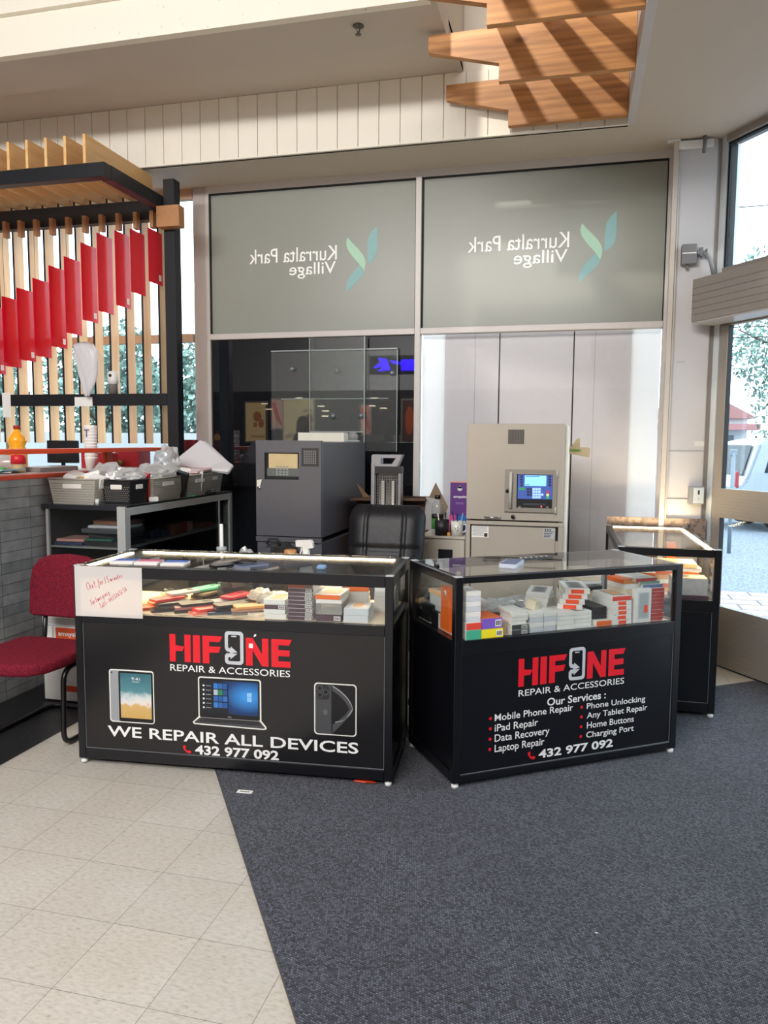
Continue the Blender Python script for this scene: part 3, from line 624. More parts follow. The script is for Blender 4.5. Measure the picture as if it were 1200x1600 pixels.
for k in range(16):
    c, cn = rs.choice(lapc + [((150, 60, 62), 'dull red'), ((206, 204, 200), 'white')]); lvl = k % 2; y = CY0 + .50 + (k // 2) * .112
    slab('stock_box', '%s box on the %s cabinet shelf, %s from the cabinet corner post' % (cn, ['upper', 'middle'][lvl], ORD[k // 2]), 'cabinet stock', c, -2.76 + rs.uniform(-.05, .02), y, (.8702, .6102)[lvl], .16, .095, rs.uniform(.03, .10), rs.uniform(-.1, .1), 'box')
# baskets
bask_g = M('grey_basket_plastic', (160, 156, 148), .5); bask_b = M('black_basket_plastic', (26, 26, 28), .45)
def basket(lab, x, y, w, d, h, mat, rz=0., ridged=True):
    t = thing('basket', lab, 'basket', (x, y, CZ), rz, 'storage baskets on the cabinet')
    b = MB(); tp = .86
    def ring(s, z, off=0): return [(sx * (w / 2 * s - off), sy * (d / 2 * s - off), z) for sx, sy in ((-1, -1), (1, -1), (1, 1), (-1, 1))]
    bm = b.bm; lv = [ring(tp, .0), ring(tp + (1 - tp) * .5, h * .5), ring(1, h), ring(1, h, .006), ring(tp, .008, .006)]
    V = [[bm.verts.new(p) for p in r] for r in lv]
    for A, B in zip(V, V[1:]):
        for k in range(4): bm.faces.new((A[k], A[(k + 1) % 4], B[(k + 1) % 4], B[k]))
    bm.faces.new(V[0][::-1]); bm.faces.new(V[-1])
    if ridged:
        for k in range(8):
            z = .012 + k * (h - .03) / 8; s = tp + (1 - tp) * z / h; zz = z + .006
            P = [(sx * (w / 2 * s + .0012), sy * (d / 2 * s + .0012), zz) for sx, sy in ((-1, -1), (1, -1), (1, 1), (-1, 1))]
            b.tube(P, .0016, 0, 4, closed=True)
    b.build('body', mat, t)
    b = MB(); b.tube([(sx * (w / 2), sy * (d / 2), h) for sx, sy in ((-1, -1), (1, -1), (1, 1), (-1, 1))], .006, 0, 6, closed=True); b.build('rim', mat, t)
    b = MB(); s = tp + (1 - tp) * .72
    b.box(-w * .20, w * .20, -d / 2 * s - .0045, -d / 2 * s + .002, h * .62, h * .82, bev=.004); b.build('grip', M('basket_grip', (226, 222, 216), .5), t); b = MB()
    b.box(w / 2 * s - .003, w / 2 * s + .004, -d * .18, d * .18, h * .62, h * .82, bev=.003); b.build('grip', M('basket_grip', (226, 222, 216), .5), t)
    if not ridged:
        b = MB()
        for i in range(13):
            for j in range(8):
                z = .018 + j * (h - .05) / 8; s = tp + (1 - tp) * z / h
                xx = (-.5 + (i + .5 + (j % 2) * .5) / 13.5) * w * s * .95
                if abs(xx) < w * .23 and z > h * .55: continue
                b.box(xx - .0028, xx + .0028, -d / 2 * s - .0018, -d / 2 * s + .002, z, z + .0045)
        b.build('openings', M('basket_hole', (140, 138, 136), .6), t)
    return t
basket('wide grey ribbed basket at the tiled wall end of the cabinet top', -2.985, 4.15, .33, .20, .155, bask_g)
basket('black woven basket on the cabinet top', -2.735, 4.24, .20, .21, .148, bask_b, 0, False)
basket('grey basket directly behind the black woven basket', -2.755, 4.585, .25, .40, .15, bask_g)
basket('grey basket third along the cabinet edge behind the black one', -2.745, 5.01, .25, .38, .15, bask_g)
basket('grey basket at the far end of the cabinet top under the white mailing bag', -2.80, 5.355, .25, .26, .15, bask_g)
# what is in them
def crumple(nm, lab, cat, grp, x, y, z, r, seed, mat, jit=.2, sub=2):
    b = MB(); b.blob((0, 0, r[2]), r, 0, sub, jit, seed); return tag(b.build(nm, mat, loc=(x, y, z)), lab, cat, grp)
def scrap(lab, x, y, z, s, rot, mat=None, cat='box'):
    b = MB(); b.box(-s[0] / 2, s[0] / 2, -s[1] / 2, s[1] / 2, 0, s[2]); return tag(b.build('small_carton', mat or paper_white, loc=(x, y, z), rot=rot), lab, cat, 'white cartons in the baskets')
bz = CZ + .012
scrap('small white carton poking out of the wide grey basket, left of three', -3.08, 4.14, bz, (.07, .05, .175), (.35, .25, .3))
scrap('small white carton lying in the wide grey basket, middle of three', -2.99, 4.16, bz, (.09, .06, .16), (-.25, .1, -.2))
scrap('small white carton in the wide grey basket, nearest the black basket', -2.90, 4.15, bz, (.08, .07, .17), (.2, .3, .1))
b = MB(); b.box(-.05, .05, -.04, .04, 0, .155); tag(b.build('yellow_packet', M('mustard_packet', (206, 176, 96), .6), loc=(-3.035, 4.20, bz), rot=(.1, -.1, .4)), 'mustard yellow packet in the wide grey basket', 'packet')
scrap('white carton tilted over the front of the black basket', -2.765, 4.19, bz, (.075, .05, .19), (-.3, -.25, .2))
scrap('white carton at the back of the black basket', -2.70, 4.27, bz, (.06, .05, .18), (.2, .2, -.3))
for k, (x, y) in enumerate(((-2.80, 4.48), (-2.72, 4.60), (-2.80, 4.70))): scrap('white carton in the basket behind the black one, %s' % ['nearest the black basket', 'in its middle', 'at its far end'][k], x, y, bz, (.08, .09, .165), (.15 - .1 * k, .2 - .2 * k, .3 * k))
for k, (x, y) in enumerate(((-2.78, 4.92), (-2.70, 5.06))): scrap('white carton in the third basket, %s' % ['near side', 'far side'][k], x, y, bz, (.10, .08, .17), (.2, -.2 + .3 * k, .5 * k))
crumple('clear_bag', 'crumpled clear plastic bag heaped over the wide grey basket', 'plastic bag', 'clear plastic bags', -2.88, 4.27, CZ + .11, (.11, .08, .07), 11, clear_plas, .25, 3)
crumple('clear_bag', 'crumpled clear plastic bag heaped over the basket behind the black one', 'plastic bag', 'clear plastic bags', -2.75, 4.62, CZ + .12, (.12, .15, .06), 12, clear_plas, .25, 3)
crumple('clear_bag', 'clear plastic bag standing tall over the third basket', 'plastic bag', 'clear plastic bags', -2.84, 4.93, CZ + .12, (.09, .09, .12), 13, clear_plas, .22, 3)
for k, (x, y, dx) in enumerate(((-3.06, 4.20, .2), (-2.93, 4.20, -.3), (-2.70, 4.66, .3), (-2.80, 4.60, -.4), (-2.74, 4.98, .2))):
    scrap('white carton on top of the basket contents, %s counted from the tiled wall end' % ORD[k], x, y, CZ + .13, (.09, .07, .06), (dx, .25 * (-1) ** k, .6 * k))
crumple('clear_bag', 'clear plastic bag over the black basket', 'plastic bag', 'clear plastic bags', -2.72, 4.26, CZ + .13, (.09, .09, .045), 14, clear_plas, .25, 3)
b = MB(); b.box(-.04, .04, -.02, .02, 0, .18); tag(b.build('black_packet', black_plastic, loc=(-2.68, 4.80, bz), rot=(.3, .3, .2)), 'black packet standing between the second and third grey baskets', 'packet')
b = MB(); b.box(-.03, .03, -.02, .02, 0, .175); tag(b.build('red_packet', M('bright_red', (198, 18, 34), .4), loc=(-2.70, 4.40, bz), rot=(.2, .1, .2)), 'small red packet between the black basket and the grey one', 'packet')
b = MB(); b.box(-.15, .15, -.16, .16, 0, .016, bev=.004); tag(b.build('pink_lid', M('pink_card', (222, 188, 186), .6), loc=(-2.79, 5.12, CZ + .172), rot=(.06, .03, .1)), 'flat pale pink lid over the third and fourth baskets', 'lid')
b = MB(); rnd = random.Random(5); b.prism([(-.20, 0), (.20, -.05), (.24, .0), (.02, .20), (-.03, .21), (-.19, .05)], 'y', -.012, .012)
bmesh.ops.subdivide_edges(b.bm, edges=b.bm.edges[:], cuts=3, use_grid_fill=True)
for v in b.bm.verts: v.co += Vector((rnd.uniform(-.006, .006), rnd.uniform(-.014, .014), rnd.uniform(-.006, .006)))
tag(b.build('mailing_bag', plas, loc=(-2.735, 5.25, CZ + .20), rot=(-.45, 0, .2)), 'large white mailing bag on the far end baskets', 'mailing bag')
for k, (x, y, s, c, l) in enumerate([(-2.66, 5.18, (.10, .14, .018), (28, 28, 30), 'black wallet case lying on the cabinet edge, lower of two'), (-2.66, 5.19, (.08, .12, .014), (40, 40, 44), 'black wallet case on the cabinet edge, upper of two'), (-2.645, 4.93, (.05, .12, .008), (44, 138, 96), 'green card lying on the cabinet edge'), (-2.65, 4.42, (.06, .08, .03), (226, 226, 224), 'white folded cable bag on the cabinet edge by the black basket')]):
    slab('wallet_case' if k < 2 else 'loose_item', l, None, c, x, y, CZ + (.0185 if k == 1 else .0003), *s, .2 * k, 'case' if k < 2 else 'item')
b = MB(); b.lathe([(.012, 0), (.012, .035), (0, .035)], 0, 10); tag(b.build('small_jar', M('milky_cap', (214, 214, 216), .4), loc=(-2.83, 4.08, CZ)), 'small pale cap between the grey and black baskets', 'cap')
# ================================================================ display counters
H = .95
deck_cream = M('cream_shelf_board', (226, 206, 178), .5)
deck_white = M('white_shelf_board', (206, 206, 206), .4)
scuff = M('worn_edge_trim', (120, 122, 128), .5)
def counter(name, label, loc, rz, w, d, zp0, zp1, zg0, zg1, deck, deck_mat, leds=(), rear_glass=True, mat_panel=None, silver_left=False):
    t = thing(name, label, 'display counter', loc, rz, 'black display counters'); p = .036
    def P(n, mats, f, par=None):
        b = MB(); f(b); return b.build(n, mats, par or t)
    for x in (0, w - p):
        for y in (0, d - p): P('post', black_pow, lambda b: b.box(x, x + p, y, y + p, .028, H - .004, bev=.002))
    for x in (.018, w - .018):
        for y in (.018, d - .018):
            P('foot', white_plastic, lambda b: b.lathe([(.016, .005), (.016, .018), (.008, .02), (.008, .03)], 0, 12, c=(x, y, 0)))
            P('corner_cap', M('corner_cap_grey', (188, 190, 192), .35), lambda b: b.box(x - .018, x + .018, y - .018, y + .018, H - .004, H + .001, bev=.002))
    P('front_top_rail', black_pow, lambda b: b.box(p, w - p, 0, p, zg1, H - .003, bev=.002))
    P('front_middle_rail', black_pow, lambda b: b.box(p, w - p, 0, p, zp1, zg0, bev=.002))
    P('front_bottom_rail', black_pow, lambda b: b.box(p, w - p, 0, p, .03, zp0, bev=.002))
    P('rear_top_rail', black_pow, lambda b: b.box(p, w - p, d - p, d, H - .045, H - .003, bev=.002))
    P('rear_bottom_rail', black_pow, lambda b: b.box(p, w - p, d - p, d, .03, .08))
    for x in (0, w - p):
        P('side_top_rail', black_pow, lambda b: b.box(x, x + p, p, d - p, zg1 if zg1 < H - .035 else H - .04, H - .003, bev=.002))
        P('side_middle_rail', black_pow, lambda b: b.box(x, x + p, p, d - p, zg0 - .03, zg0))
        P('side_bottom_rail', black_pow, lambda b: b.box(x, x + p, p, d - p, .03, .075))
        xx = x + (.008 if x == 0 else p - .014)
        P('side_panel', black_pow, lambda b: b.box(xx, xx + .006, p, d - p, .075, zg0 - .03))
        P('side_glass', clear, lambda b: b.box(xx, xx + .005, p, d - p, zg0, H - .045))
    fp = P('front_panel', mat_panel or black_panel, lambda b: b.box(p, w - p, .008, .016, zp0, zp1))
    def trim(b):
        t_ = .0022
        for x0, x1, z0, z1 in ((p, w - p, zp0, zp0 + t_), (p, w - p, zp1 - t_, zp1), (p, p + t_, zp0, zp1), (w - p - t_, w - p, zp0, zp1)): b.box(x0, x1, .006, .009, z0, z1)
    P('edge_trim', scuff, trim, fp)
    P('front_glass', clear, lambda b: b.box(p, w - p, .016, .021, zg0, zg1))
    P('top_glass', clear, lambda b: b.box(.02, w - .02, .02, d - .02, H - .003, H + .002))
    P('shelf', deck_mat, lambda b: b.box(p * .3, w - p * .3, .022, d - .012, deck - .016, deck))
    P('rear_panel', black_pow, lambda b: b.box(p, w - p, d - .02, d - .012, .08, deck - .016))
    if rear_glass: P('rear_glass', clear, lambda b: b.box(p, w - p, d - .02, d - .016, deck, H - .045))
    for (x0, x1, y0, y1) in leds: P('led_strip', led_warm, lambda b: b.box(x0, x1, y0, y1, H - .013, H - .006))
    return t, fp
DA, DB, DC = .726, .666, .655
A, Ap = counter('display_counter', 'long black display counter on the left, with pictures of devices on its front', (-2.236, 3.026, 0), .0862, 1.497, .557, .079, .682, .728, .897, DA, deck_cream,
                leds=((.10, 1.43, .488, .508), (.042, .060, .05, .47)))
B, Bp = counter('display_counter', 'black display counter in the middle, listing repair services on its front', (-.479, 3.20, 0), .6003, 1.217, .519, .062, .605, .668, .920, DB, deck_white, mat_panel=M('black_satin_panel', (12, 13, 19), .3))
C, Cp = counter('display_counter', 'narrow end of a black display counter by the glass door, with a plain front', (.251, 4.431, 0), .0175, .544, 1.18, .085, .60, .665, .905, DC, deck_white, mat_panel=M('black_satin_panel', (12, 13, 19), .3),
                leds=((.045, .50, 1.120, 1.142), (.486, .502, .05, 1.11)))

# ---------------------------------------------------------------- shop lettering
def logo(par, x0, x1, z0, z1, y):
    s = (z1 - z0) / .128; kx = (x1 - x0) / .578
    def L(name, mat, polys):
        b = MB()
        for pl in polys: b.poly([(x0 + px * kx, y, z0 + pz * s) for px, pz in pl])
        return b.build(name, mat, par)
    h = .128
    red = []
    red.append([(0, 0), (.029, 0), (.029, .05), (.061, .05), (.072, .073), (.029, .077), (.029, h), (0, h)])     # H
    red.append([(.072, 0), (.102, 0), (.102, h), (.072, h)])
    red.append([(.113, 0), (.147, 0), (.147, h), (.113, h)])                                                        # I
    red.append([(.159, 0), (.191, 0), (.191, .05), (.236, .052), (.246, .08), (.191, .08), (.191, .101), (.240, .101), (.254, h), (.159, h)])   # F
    red.append([(.364, 0), (.396, 0), (.396, .072), (.439, 0), (.470, 0), (.470, h), (.440, h), (.440, .055), (.397, h), (.364, h)])            # N
    red.append([(.483, 0), (.572, 0), (.572, .028), (.516, .028), (.516, .051), (.568, .051), (.568, .079), (.516, .079), (.516, .101), (.566, .101), (.578, h), (.483, h)])  # E
    L('logo_letters', red_vinyl, red[:4]); L('logo_letters', red_vinyl, red[4:])
    ox, oz, ow, oh = .265, .001, .088, .153
    outer = rrect(ox, ox + ow, oz, oz + oh, .017, 5); inner = rrect(ox + .0155, ox + ow - .0155, oz + .0155, oz + oh - .0155, .007, 5); n = len(outer); ring = []
    for i in range(n):
        j = (i + 1) % n; q = [outer[i], outer[j], inner[j], inner[i]]; cx = sum(v[0] for v in q) / 4; cz = sum(v[1] for v in q) / 4
        if cx < ox + .014 and abs(cz - oz - .075) < .035: continue
        ring.append(q)
    ring.append([(ox, oz + .06 + .012), (ox + .0155, oz + .075), (ox + .0155, oz + oh - .022), (ox, oz + oh - .017)])
    ring.append([(ox, oz + .017), (ox + .0155, oz + .0225), (ox + .0155, oz + .030), (ox, oz + .040)])
    ring.append([(ox, oz + .075), (ox + .006, oz + .062), (ox + .024, oz + .056), (ox + .023, oz + .05), (ox + .060, oz + .057), (ox + .028, oz + .083), (ox + .027, oz + .073), (ox + .0155, oz + .078)])
    ring.append([(ox, oz + .040), (ox + .008, oz + .051), (ox + .060, oz + .051), (ox + .026, oz + .024), (ox + .027, oz + .034), (ox + .018, oz + .033), (ox + .0155, oz + .030)])
    ring.append([(ox + .031, oz + .127), (ox + .055, oz + .127), (ox + .055, oz + .133), (ox + .031, oz + .133)])
    L('logo_phone', grey_vinyl, ring)
def handset(par, x0, x1, z0, z1, y):
    b = MB(); w, h = x1 - x0, z1 - z0
    pts = [(.10, .93), (.30, 1.0), (.42, .72), (.30, .62), (.42, .42), (.60, .32), (.70, .42), (1.0, .28), (.93, .08), (.74, .0), (.42, .14), (.14, .46), (.03, .76)]
    b.poly([(x0 + a * w, y, z0 + c * h) for a, c in pts]); return b.build('handset_mark', red_vinyl, par)
y1 = .0068
logo(Ap, .463, 1.041, .518, .646, y1)
text('tagline', 'REPAIR & ACCESSORIES', white_vinyl, Ap, .464, 1.033, .474, .505, y1, bold=.004)
words('slogan', 'WE REPAIR ALL DEVICES', white_vinyl, Ap, .146, 1.345, .142, .194, y1, bold=.016)
text('phone_number', '432 977 092', white_vinyl, Ap, .578, .978, .084, .130, y1, bold=.030)
handset(Ap, .517, .560, .086, .125, y1)
logo(Bp, .321, .901, .431, .560, y1)
text('tagline', 'REPAIR & ACCESSORIES', white_vinyl, Bp, .324, .899, .386, .416, y1, bold=.004)
text('services_heading', 'Our Services :', white_vinyl, Bp, .475, .797, .325, .362, y1, bold=.018)
for s, x0, x1, z0, z1 in (('Mobile Phone Repair', .205, .617, .277, .319), ('iPad Repair', .206, .43, .228, .272), ('Data Recovery', .207, .492, .180, .225), ('Laptop Repair', .208, .466, .132, .177),
                          ('Phone Unlocking', .692, 1.027, .276, .313), ('Any Tablet Repair', .694, 1.041, .230, .268), ('Home Buttons', .696, .964, .190, .221), ('Charging Port', .694, .966, .136, .174)):
    text('service_line', s, white_vinyl, Bp, x0, x1, z0, z1, y1, bold=.010)
for k, x in enumerate((.184, .664)):
    for j in range(4):
        z = (.302, .255, .207, .160)[j] - (.004 if k else 0)
        b = MB(); b.poly([(x + .0075 * math.cos(a), y1, z + .0075 * math.sin(a)) for a in [i * PI / 8 for i in range(16)]]); b.build('bullet', red_vinyl, Bp)
text('phone_number', '432 977 092', white_vinyl, Bp, .437, .847, .081, .122, y1, bold=.030)
handset(Bp, .378, .421, .081, .122, y1)
# pictures printed on the long counter
glow = M('printed_white_outline', (232, 232, 226), .5)
def flat(par, name, mat, pts, y):
    b = MB(); b.poly([(px, y, pz) for px, pz in pts]); return b.build(name, mat, par)
def picture_beach():
    m, nt, bs, out = new_nodes('printed_beach'); N = nt.nodes.new; tc = N('ShaderNodeTexCoord'); sp = N('ShaderNodeSeparateXYZ'); link(nt, tc, 'Object', sp, 0)
    n = N('ShaderNodeTexNoise'); n.inputs['Scale'].default_value = 26; n.inputs['Detail'].default_value = 5; link(nt, tc, 'Object', n, 'Vector')
    ma = N('ShaderNodeMath'); ma.operation = 'MULTIPLY_ADD'; ma.inputs[1].default_value = .07; link(nt, n, 'Fac', ma, 0); link(nt, sp, 'Z', ma, 2)
    mr = N('ShaderNodeMapRange'); mr.inputs['From Min'].default_value = .262; mr.inputs['From Max'].default_value = .485; link(nt, ma, 0, mr, 'Value')
    r = ramp(nt, [(.0, (198, 160, 92)), (.30, (208, 172, 108)), (.36, (226, 220, 214)), (.50, (196, 208, 210)), (.60, (84, 138, 148)), (1.0, (56, 104, 116))]); link(nt, mr, 0, r, 'Fac'); link(nt, r, 0, bs, 'Base Color'); bs.inputs['Roughness'].default_value = .4
    return m
bez_b = M('printed_black_bezel', (16, 16, 18), .4); silver_p = M('printed_silver', (150, 153, 158), .4); graphite = M('printed_graphite', (68, 69, 73), .4)
tp = flat(Ap, 'tablet_picture', glow, rrect(.160, .382, .213, .466, .014), y1 + .0008)
flat(tp, 'tablet_back', silver_p, rrect(.165, .30, .218, .461, .012), y1 + .0004); flat(tp, 'tablet_bezel', bez_b, rrect(.207, .377, .218, .459, .008), y1); flat(tp, 'tablet_screen', picture_beach(), [(.216, .236), (.369, .236), (.369, .450), (.216, .450)], y1 - .0004)
flat(tp, 'tablet_camera', bez_b, [(.174 + .004 * math.cos(i * .785), .450 + .004 * math.sin(i * .785)) for i in range(8)], y1)
text('clock_text', '9:41', white_vinyl, tp, .272, .314, .418, .432, y1 - .0008, bold=-.005)
flat(tp, 'date_text', white_vinyl, [(.275, .410), (.311, .410), (.311, .4118), (.275, .4118)], y1 - .0008)
lp = flat(Ap, 'laptop_picture', glow, [(.568, .238), (.575, .228), (.905, .222), (.921, .226), (.921, .236), (.897, .265), (.897, .446), (.889, .455), (.606, .455), (.597, .447), (.597, .266)], y1 + .0008)
flat(lp, 'laptop_lid', bez_b, rrect(.603, .890, .263, .449, .008), y1 + .0004)
flat(lp, 'laptop_base', graphite, [(.575, .238), (.580, .234), (.904, .228), (.915, .231), (.889, .262), (.604, .262)], y1 + .0002)
for r in range(4):
    z = .257 - .005 * r; flat(lp, 'keyboard_row', bez_b, [(.612 - .004 * r, z), (.882 + .004 * r, z), (.883 + .004 * r, z + .003), (.611 - .004 * r, z + .003)], y1 - .0001)
scr_m, nt, bs, out = new_nodes('printed_blue_desktop'); tc = nt.nodes.new('ShaderNodeTexCoord'); mp = nt.nodes.new('ShaderNodeMapping'); mp.inputs['Location'].default_value = (-.835 * 6, 0, -.37 * 9); mp.inputs['Scale'].default_value = (6, 0, 9)
gd = nt.nodes.new('ShaderNodeTexGradient'); gd.gradient_type = 'SPHERICAL'; link(nt, tc, 'Object', mp, 'Vector'); link(nt, mp, 0, gd, 'Vector'); rr = ramp(nt, [(.0, (20, 26, 38)), (.35, (26, 62, 118)), (.9, (60, 150, 230))]); link(nt, gd, 'Fac', rr, 'Fac'); link(nt, rr, 0, bs, 'Base Color')
flat(lp, 'laptop_screen', scr_m, [(.612, .284), (.882, .284), (.882, .440), (.612, .440)], y1)
lb = M('printed_light_blue', (150, 205, 245), .4)
flat(lp, 'window_mark', lb, [(.831, .350), (.852, .348), (.852, .392), (.831, .390)], y1 - .0004)
for q in ((.8402, .3402, .8414, .4), (.828, .369, .856, .3705)): flat(lp, 'window_mark_bar', M('printed_blue', (40, 110, 200), .4), [(q[0], q[1]), (q[2], q[1]), (q[2], q[3]), (q[0], q[3])], y1 - .0007)
flat(lp, 'start_menu', M('printed_dark_menu', (24, 28, 36), .4), [(.616, .290), (.742, .290), (.742, .428), (.616, .428)], y1 - .0003)
tl = [(48, 128, 206), (30, 90, 160), (70, 150, 220), (40, 130, 90), (210, 210, 205), (52, 100, 170), (60, 110, 180), (176, 190, 204), (38, 80, 140)]
for k in range(12):
    x = .672 + (k % 3) * .0225; z = .402 - (k // 3) * .0295; flat(lp, 'menu_tile', M('tile_%d' % (k % 9), tl[(k * 5 + k // 3) % 9], .4), [(x, z), (x + .020, z), (x + .020, z + .025), (x, z + .025)], y1 - .0006)
for k in range(6): z = .410 - k * .0205; flat(lp, 'menu_line', white_vinyl, [(.620, z), (.628, z), (.628, z + .008), (.620, z + .008)], y1 - .0006); flat(lp, 'menu_line', silver_p, [(.634, z + .002), (.660, z + .002), (.660, z + .005), (.634, z + .005)], y1 - .0006)
text('laptop_mark', 'DELL', silver_p, lp, .738, .757, .2695, .2765, y1 - .0002, bold=.02)
pp = flat(Ap, 'phone_picture', glow, rrect(1.143, 1.336, .220, .458, .016), y1 + .0008)
flat(pp, 'phone_back', graphite, rrect(1.148, 1.26, .225, .453, .014), y1 + .0004)
flat(pp, 'camera_plate', M('printed_dark_grey', (38, 39, 42), .4), rrect(1.153, 1.212, .382, .449, .014), y1)
for cx, cz in ((1.169, .432), (1.169, .402), (1.196, .417)):
    flat(pp, 'camera_lens', M('printed_lens_rim', (86, 88, 92), .4), [(cx + .0135 * math.cos(i * PI / 8), cz + .0135 * math.sin(i * PI / 8)) for i in range(16)], y1 - .0003); flat(pp, 'camera_lens', bez_b, [(cx + .010 * math.cos(i * PI / 8), cz + .010 * math.sin(i * PI / 8)) for i in range(16)], y1 - .0006)
flat(pp, 'fruit_mark', M('printed_mid_grey', (96, 97, 100), .4), [(1.195 + dx * .9, .325 + dz * .9) for dx, dz in ((-.003, -.014), (0, -.0125), (.003, -.014), (.008, -.012), (.012, -.003), (.009, .001), (.009, .006), (.012, .009), (.007, .012), (.002, .0105), (.004, .018), (-.001, .014), (-.001, .0105), (-.007, .012), (-.012, .007), (-.012, -.002), (-.008, -.012))], y1)
flat(pp, 'phone_front', bez_b, rrect(1.222, 1.331, .225, .453, .014), y1 - .0002)
sw = M('printed_swirl_light', (152, 154, 158), .4); sd = M('printed_swirl_dark', (70, 72, 76), .4)
def arc(p, q, r, n=12): return [tuple((1 - s) ** 2 * p[i] + 2 * s * (1 - s) * q[i] + s * s * r[i] for i in (0, 1)) for s in [k / n for k in range(n + 1)]]
flat(pp, 'phone_wallpaper', sd, arc((1.227, .449), (1.30, .40), (1.318, .345)) + arc((1.318, .345), (1.30, .30), (1.227, .23))[1:], y1 - .0005)
flat(pp, 'phone_wallpaper', bez_b, arc((1.227, .425), (1.285, .39), (1.303, .345)) + arc((1.303, .345), (1.285, .31), (1.227, .27))[1:], y1 - .0008)
flat(pp, 'phone_wallpaper', sw, arc((1.227, .449), (1.31, .405), (1.320, .345)) + arc((1.318, .345), (1.300, .405), (1.227, .443)), y1 - .0010)
flat(pp, 'phone_wallpaper', sw, arc((1.320, .345), (1.300, .29), (1.240, .285)) + arc((1.240, .28), (1.296, .286), (1.315, .345)), y1 - .0010)
flat(pp, 'notch', M('printed_black', (6, 6, 7), .4), rrect(1.258, 1.292, .437, .446, .004), y1 - .0012)
# small torn stickers on the logo
b = MB(); b.box(.842, .861, .0058, .0062, .600, .620); b.build('torn_sticker', white_vinyl, Ap)
b = MB(); b.prism([(.864, .651), (.876, .655), (.877, .664), (.868, .663)], 'y', .0060, .0064); b.build('torn_sticker', white_vinyl, Ap)

# ---------------------------------------------------------------- the paper notice
pen = M('red_pen_ink', (206, 44, 84), .6)
GL = {'F': [[(.65, 1), (.2, .95), (.12, 0)], [(.15, .5), (.5, .53)]], 'O': [[(.5, 1), (.15, .8), (.05, .4), (.25, .02), (.6, .05), (.8, .45), (.75, .85), (.5, 1)]], 'u': [[(.05, .55), (.1, .1), (.35, .03), (.55, .25), (.6, .55)], [(.6, .55), (.62, .15), (.75, .02)]],
      't': [[(.3, .95), (.28, .2), (.45, .02), (.6, .1)], [(.05, .62), (.6, .66)]], 'f': [[(.7, .9), (.5, 1), (.35, .8), (.3, -.3), (.15, -.35), (.2, -.1), (.5, .1)], [(.1, .5), (.6, .55)]],
      'o': [[(.4, .55), (.12, .4), (.15, .08), (.45, .02), (.6, .3), (.4, .55)]], 'r': [[(.1, .5), (.2, .05)], [(.18, .35), (.4, .55), (.6, .5)]], '1': [[(.3, 1), (.22, 0)]],
      '5': [[(.75, 1), (.3, .98), (.22, .55), (.5, .6), (.7, .35), (.5, .02), (.12, .08)]], 'm': [[(.05, .5), (.1, .05)], [(.1, .4), (.25, .55), (.35, .05)], [(.35, .4), (.5, .55), (.65, .08)]],
      'i': [[(.3, .5), (.3, .05)], [(.3, .72), (.32, .76)]], 'n': [[(.1, .5), (.15, .05)], [(.15, .4), (.35, .55), (.5, .05)]], 'e': [[(.15, .28), (.5, .33), (.42, .55), (.15, .4), (.15, .1), (.5, .05)]],
      's': [[(.5, .52), (.2, .48), (.25, .3), (.5, .2), (.4, .02), (.12, .05)]], 'E': [[(.6, 1), (.2, .95), (.12, .05), (.6, .02)], [(.15, .5), (.5, .53)]], 'g': [[(.5, .5), (.2, .5), (.15, .15), (.45, .1), (.52, .5), (.45, -.3), (.15, -.3)]],
      'c': [[(.5, .48), (.25, .52), (.12, .2), (.3, .02), (.55, .1)]], 'y': [[(.1, .52), (.2, .15), (.45, .2)], [(.55, .55), (.4, -.2), (.15, -.35)]], 'C': [[(.65, .85), (.4, 1), (.1, .6), (.2, .05), (.6, .08)]],
      'a': [[(.5, .5), (.2, .5), (.12, .1), (.4, .05), (.52, .5), (.6, .05)]], 'l': [[(.3, .95), (.2, .3), (.3, .03), (.45, .1)]], '-': [[(.15, .3), (.55, .33)]], '0': [[(.4, .9), (.15, .6), (.2, .1), (.5, .05), (.65, .5), (.4, .9)]],
      '4': [[(.45, .95), (.1, .4), (.7, .4)], [(.5, .65), (.45, 0)]], '3': [[(.15, .9), (.5, .95), (.55, .65), (.25, .5), (.6, .35), (.45, .02), (.1, .08)]], '2': [[(.15, .75), (.4, .95), (.6, .7), (.15, .08), (.65, .05)]],
      '6': [[(.6, .95), (.25, .6), (.15, .2), (.4, .02), (.6, .25), (.4, .45), (.2, .3)]], '8': [[(.5, .9), (.2, .75), (.55, .3), (.35, .02), (.15, .25), (.55, .75), (.5, .9)]]}
pa = thing('paper_notice', 'white paper notice with red handwriting taped to the left end of the long counter', 'notice', (-2.236, 3.026, 0), .0862)
b = MB(); b.box(.008, .340, -.0035, -.0025, .713, .948); b.build('sheet', translucent('backlit_paper', (238, 234, 232), diff=.6, thru=.4, gloss=.03), pa)
def hand(s, x, z, h, ang, adv, name='handwriting'):
    b = MB(); c, sn = math.cos(ang), math.sin(ang); cx = 0
    for ch in s:
        for st_ in GL[ch]:
            pts = []
            for px, pz in st_:
                u, v = cx + px * adv * 1.15 + pz * h * .10, pz * h; pts.append((x + u * c - v * sn, -.0042, z + u * sn + v * c))
            b.tube(pts, .0010, 0, 5)
        cx += adv
    return b.build(name, pen, pa)
hand('Out', .070, .836, .034, .33, .0185); hand('for', .126, .858, .030, .33, .0100); hand('15', .160, .870, .030, .33, .0115); hand('minutes', .188, .880, .021, .36, .0092)
hand('For', .092, .766, .026, .55, .0078); hand('Emergency', .116, .781, .023, .55, .0088); hand('Call-', .138, .752, .025, .60, .0090); hand('0435265158', .180, .782, .020, .60, .0108)

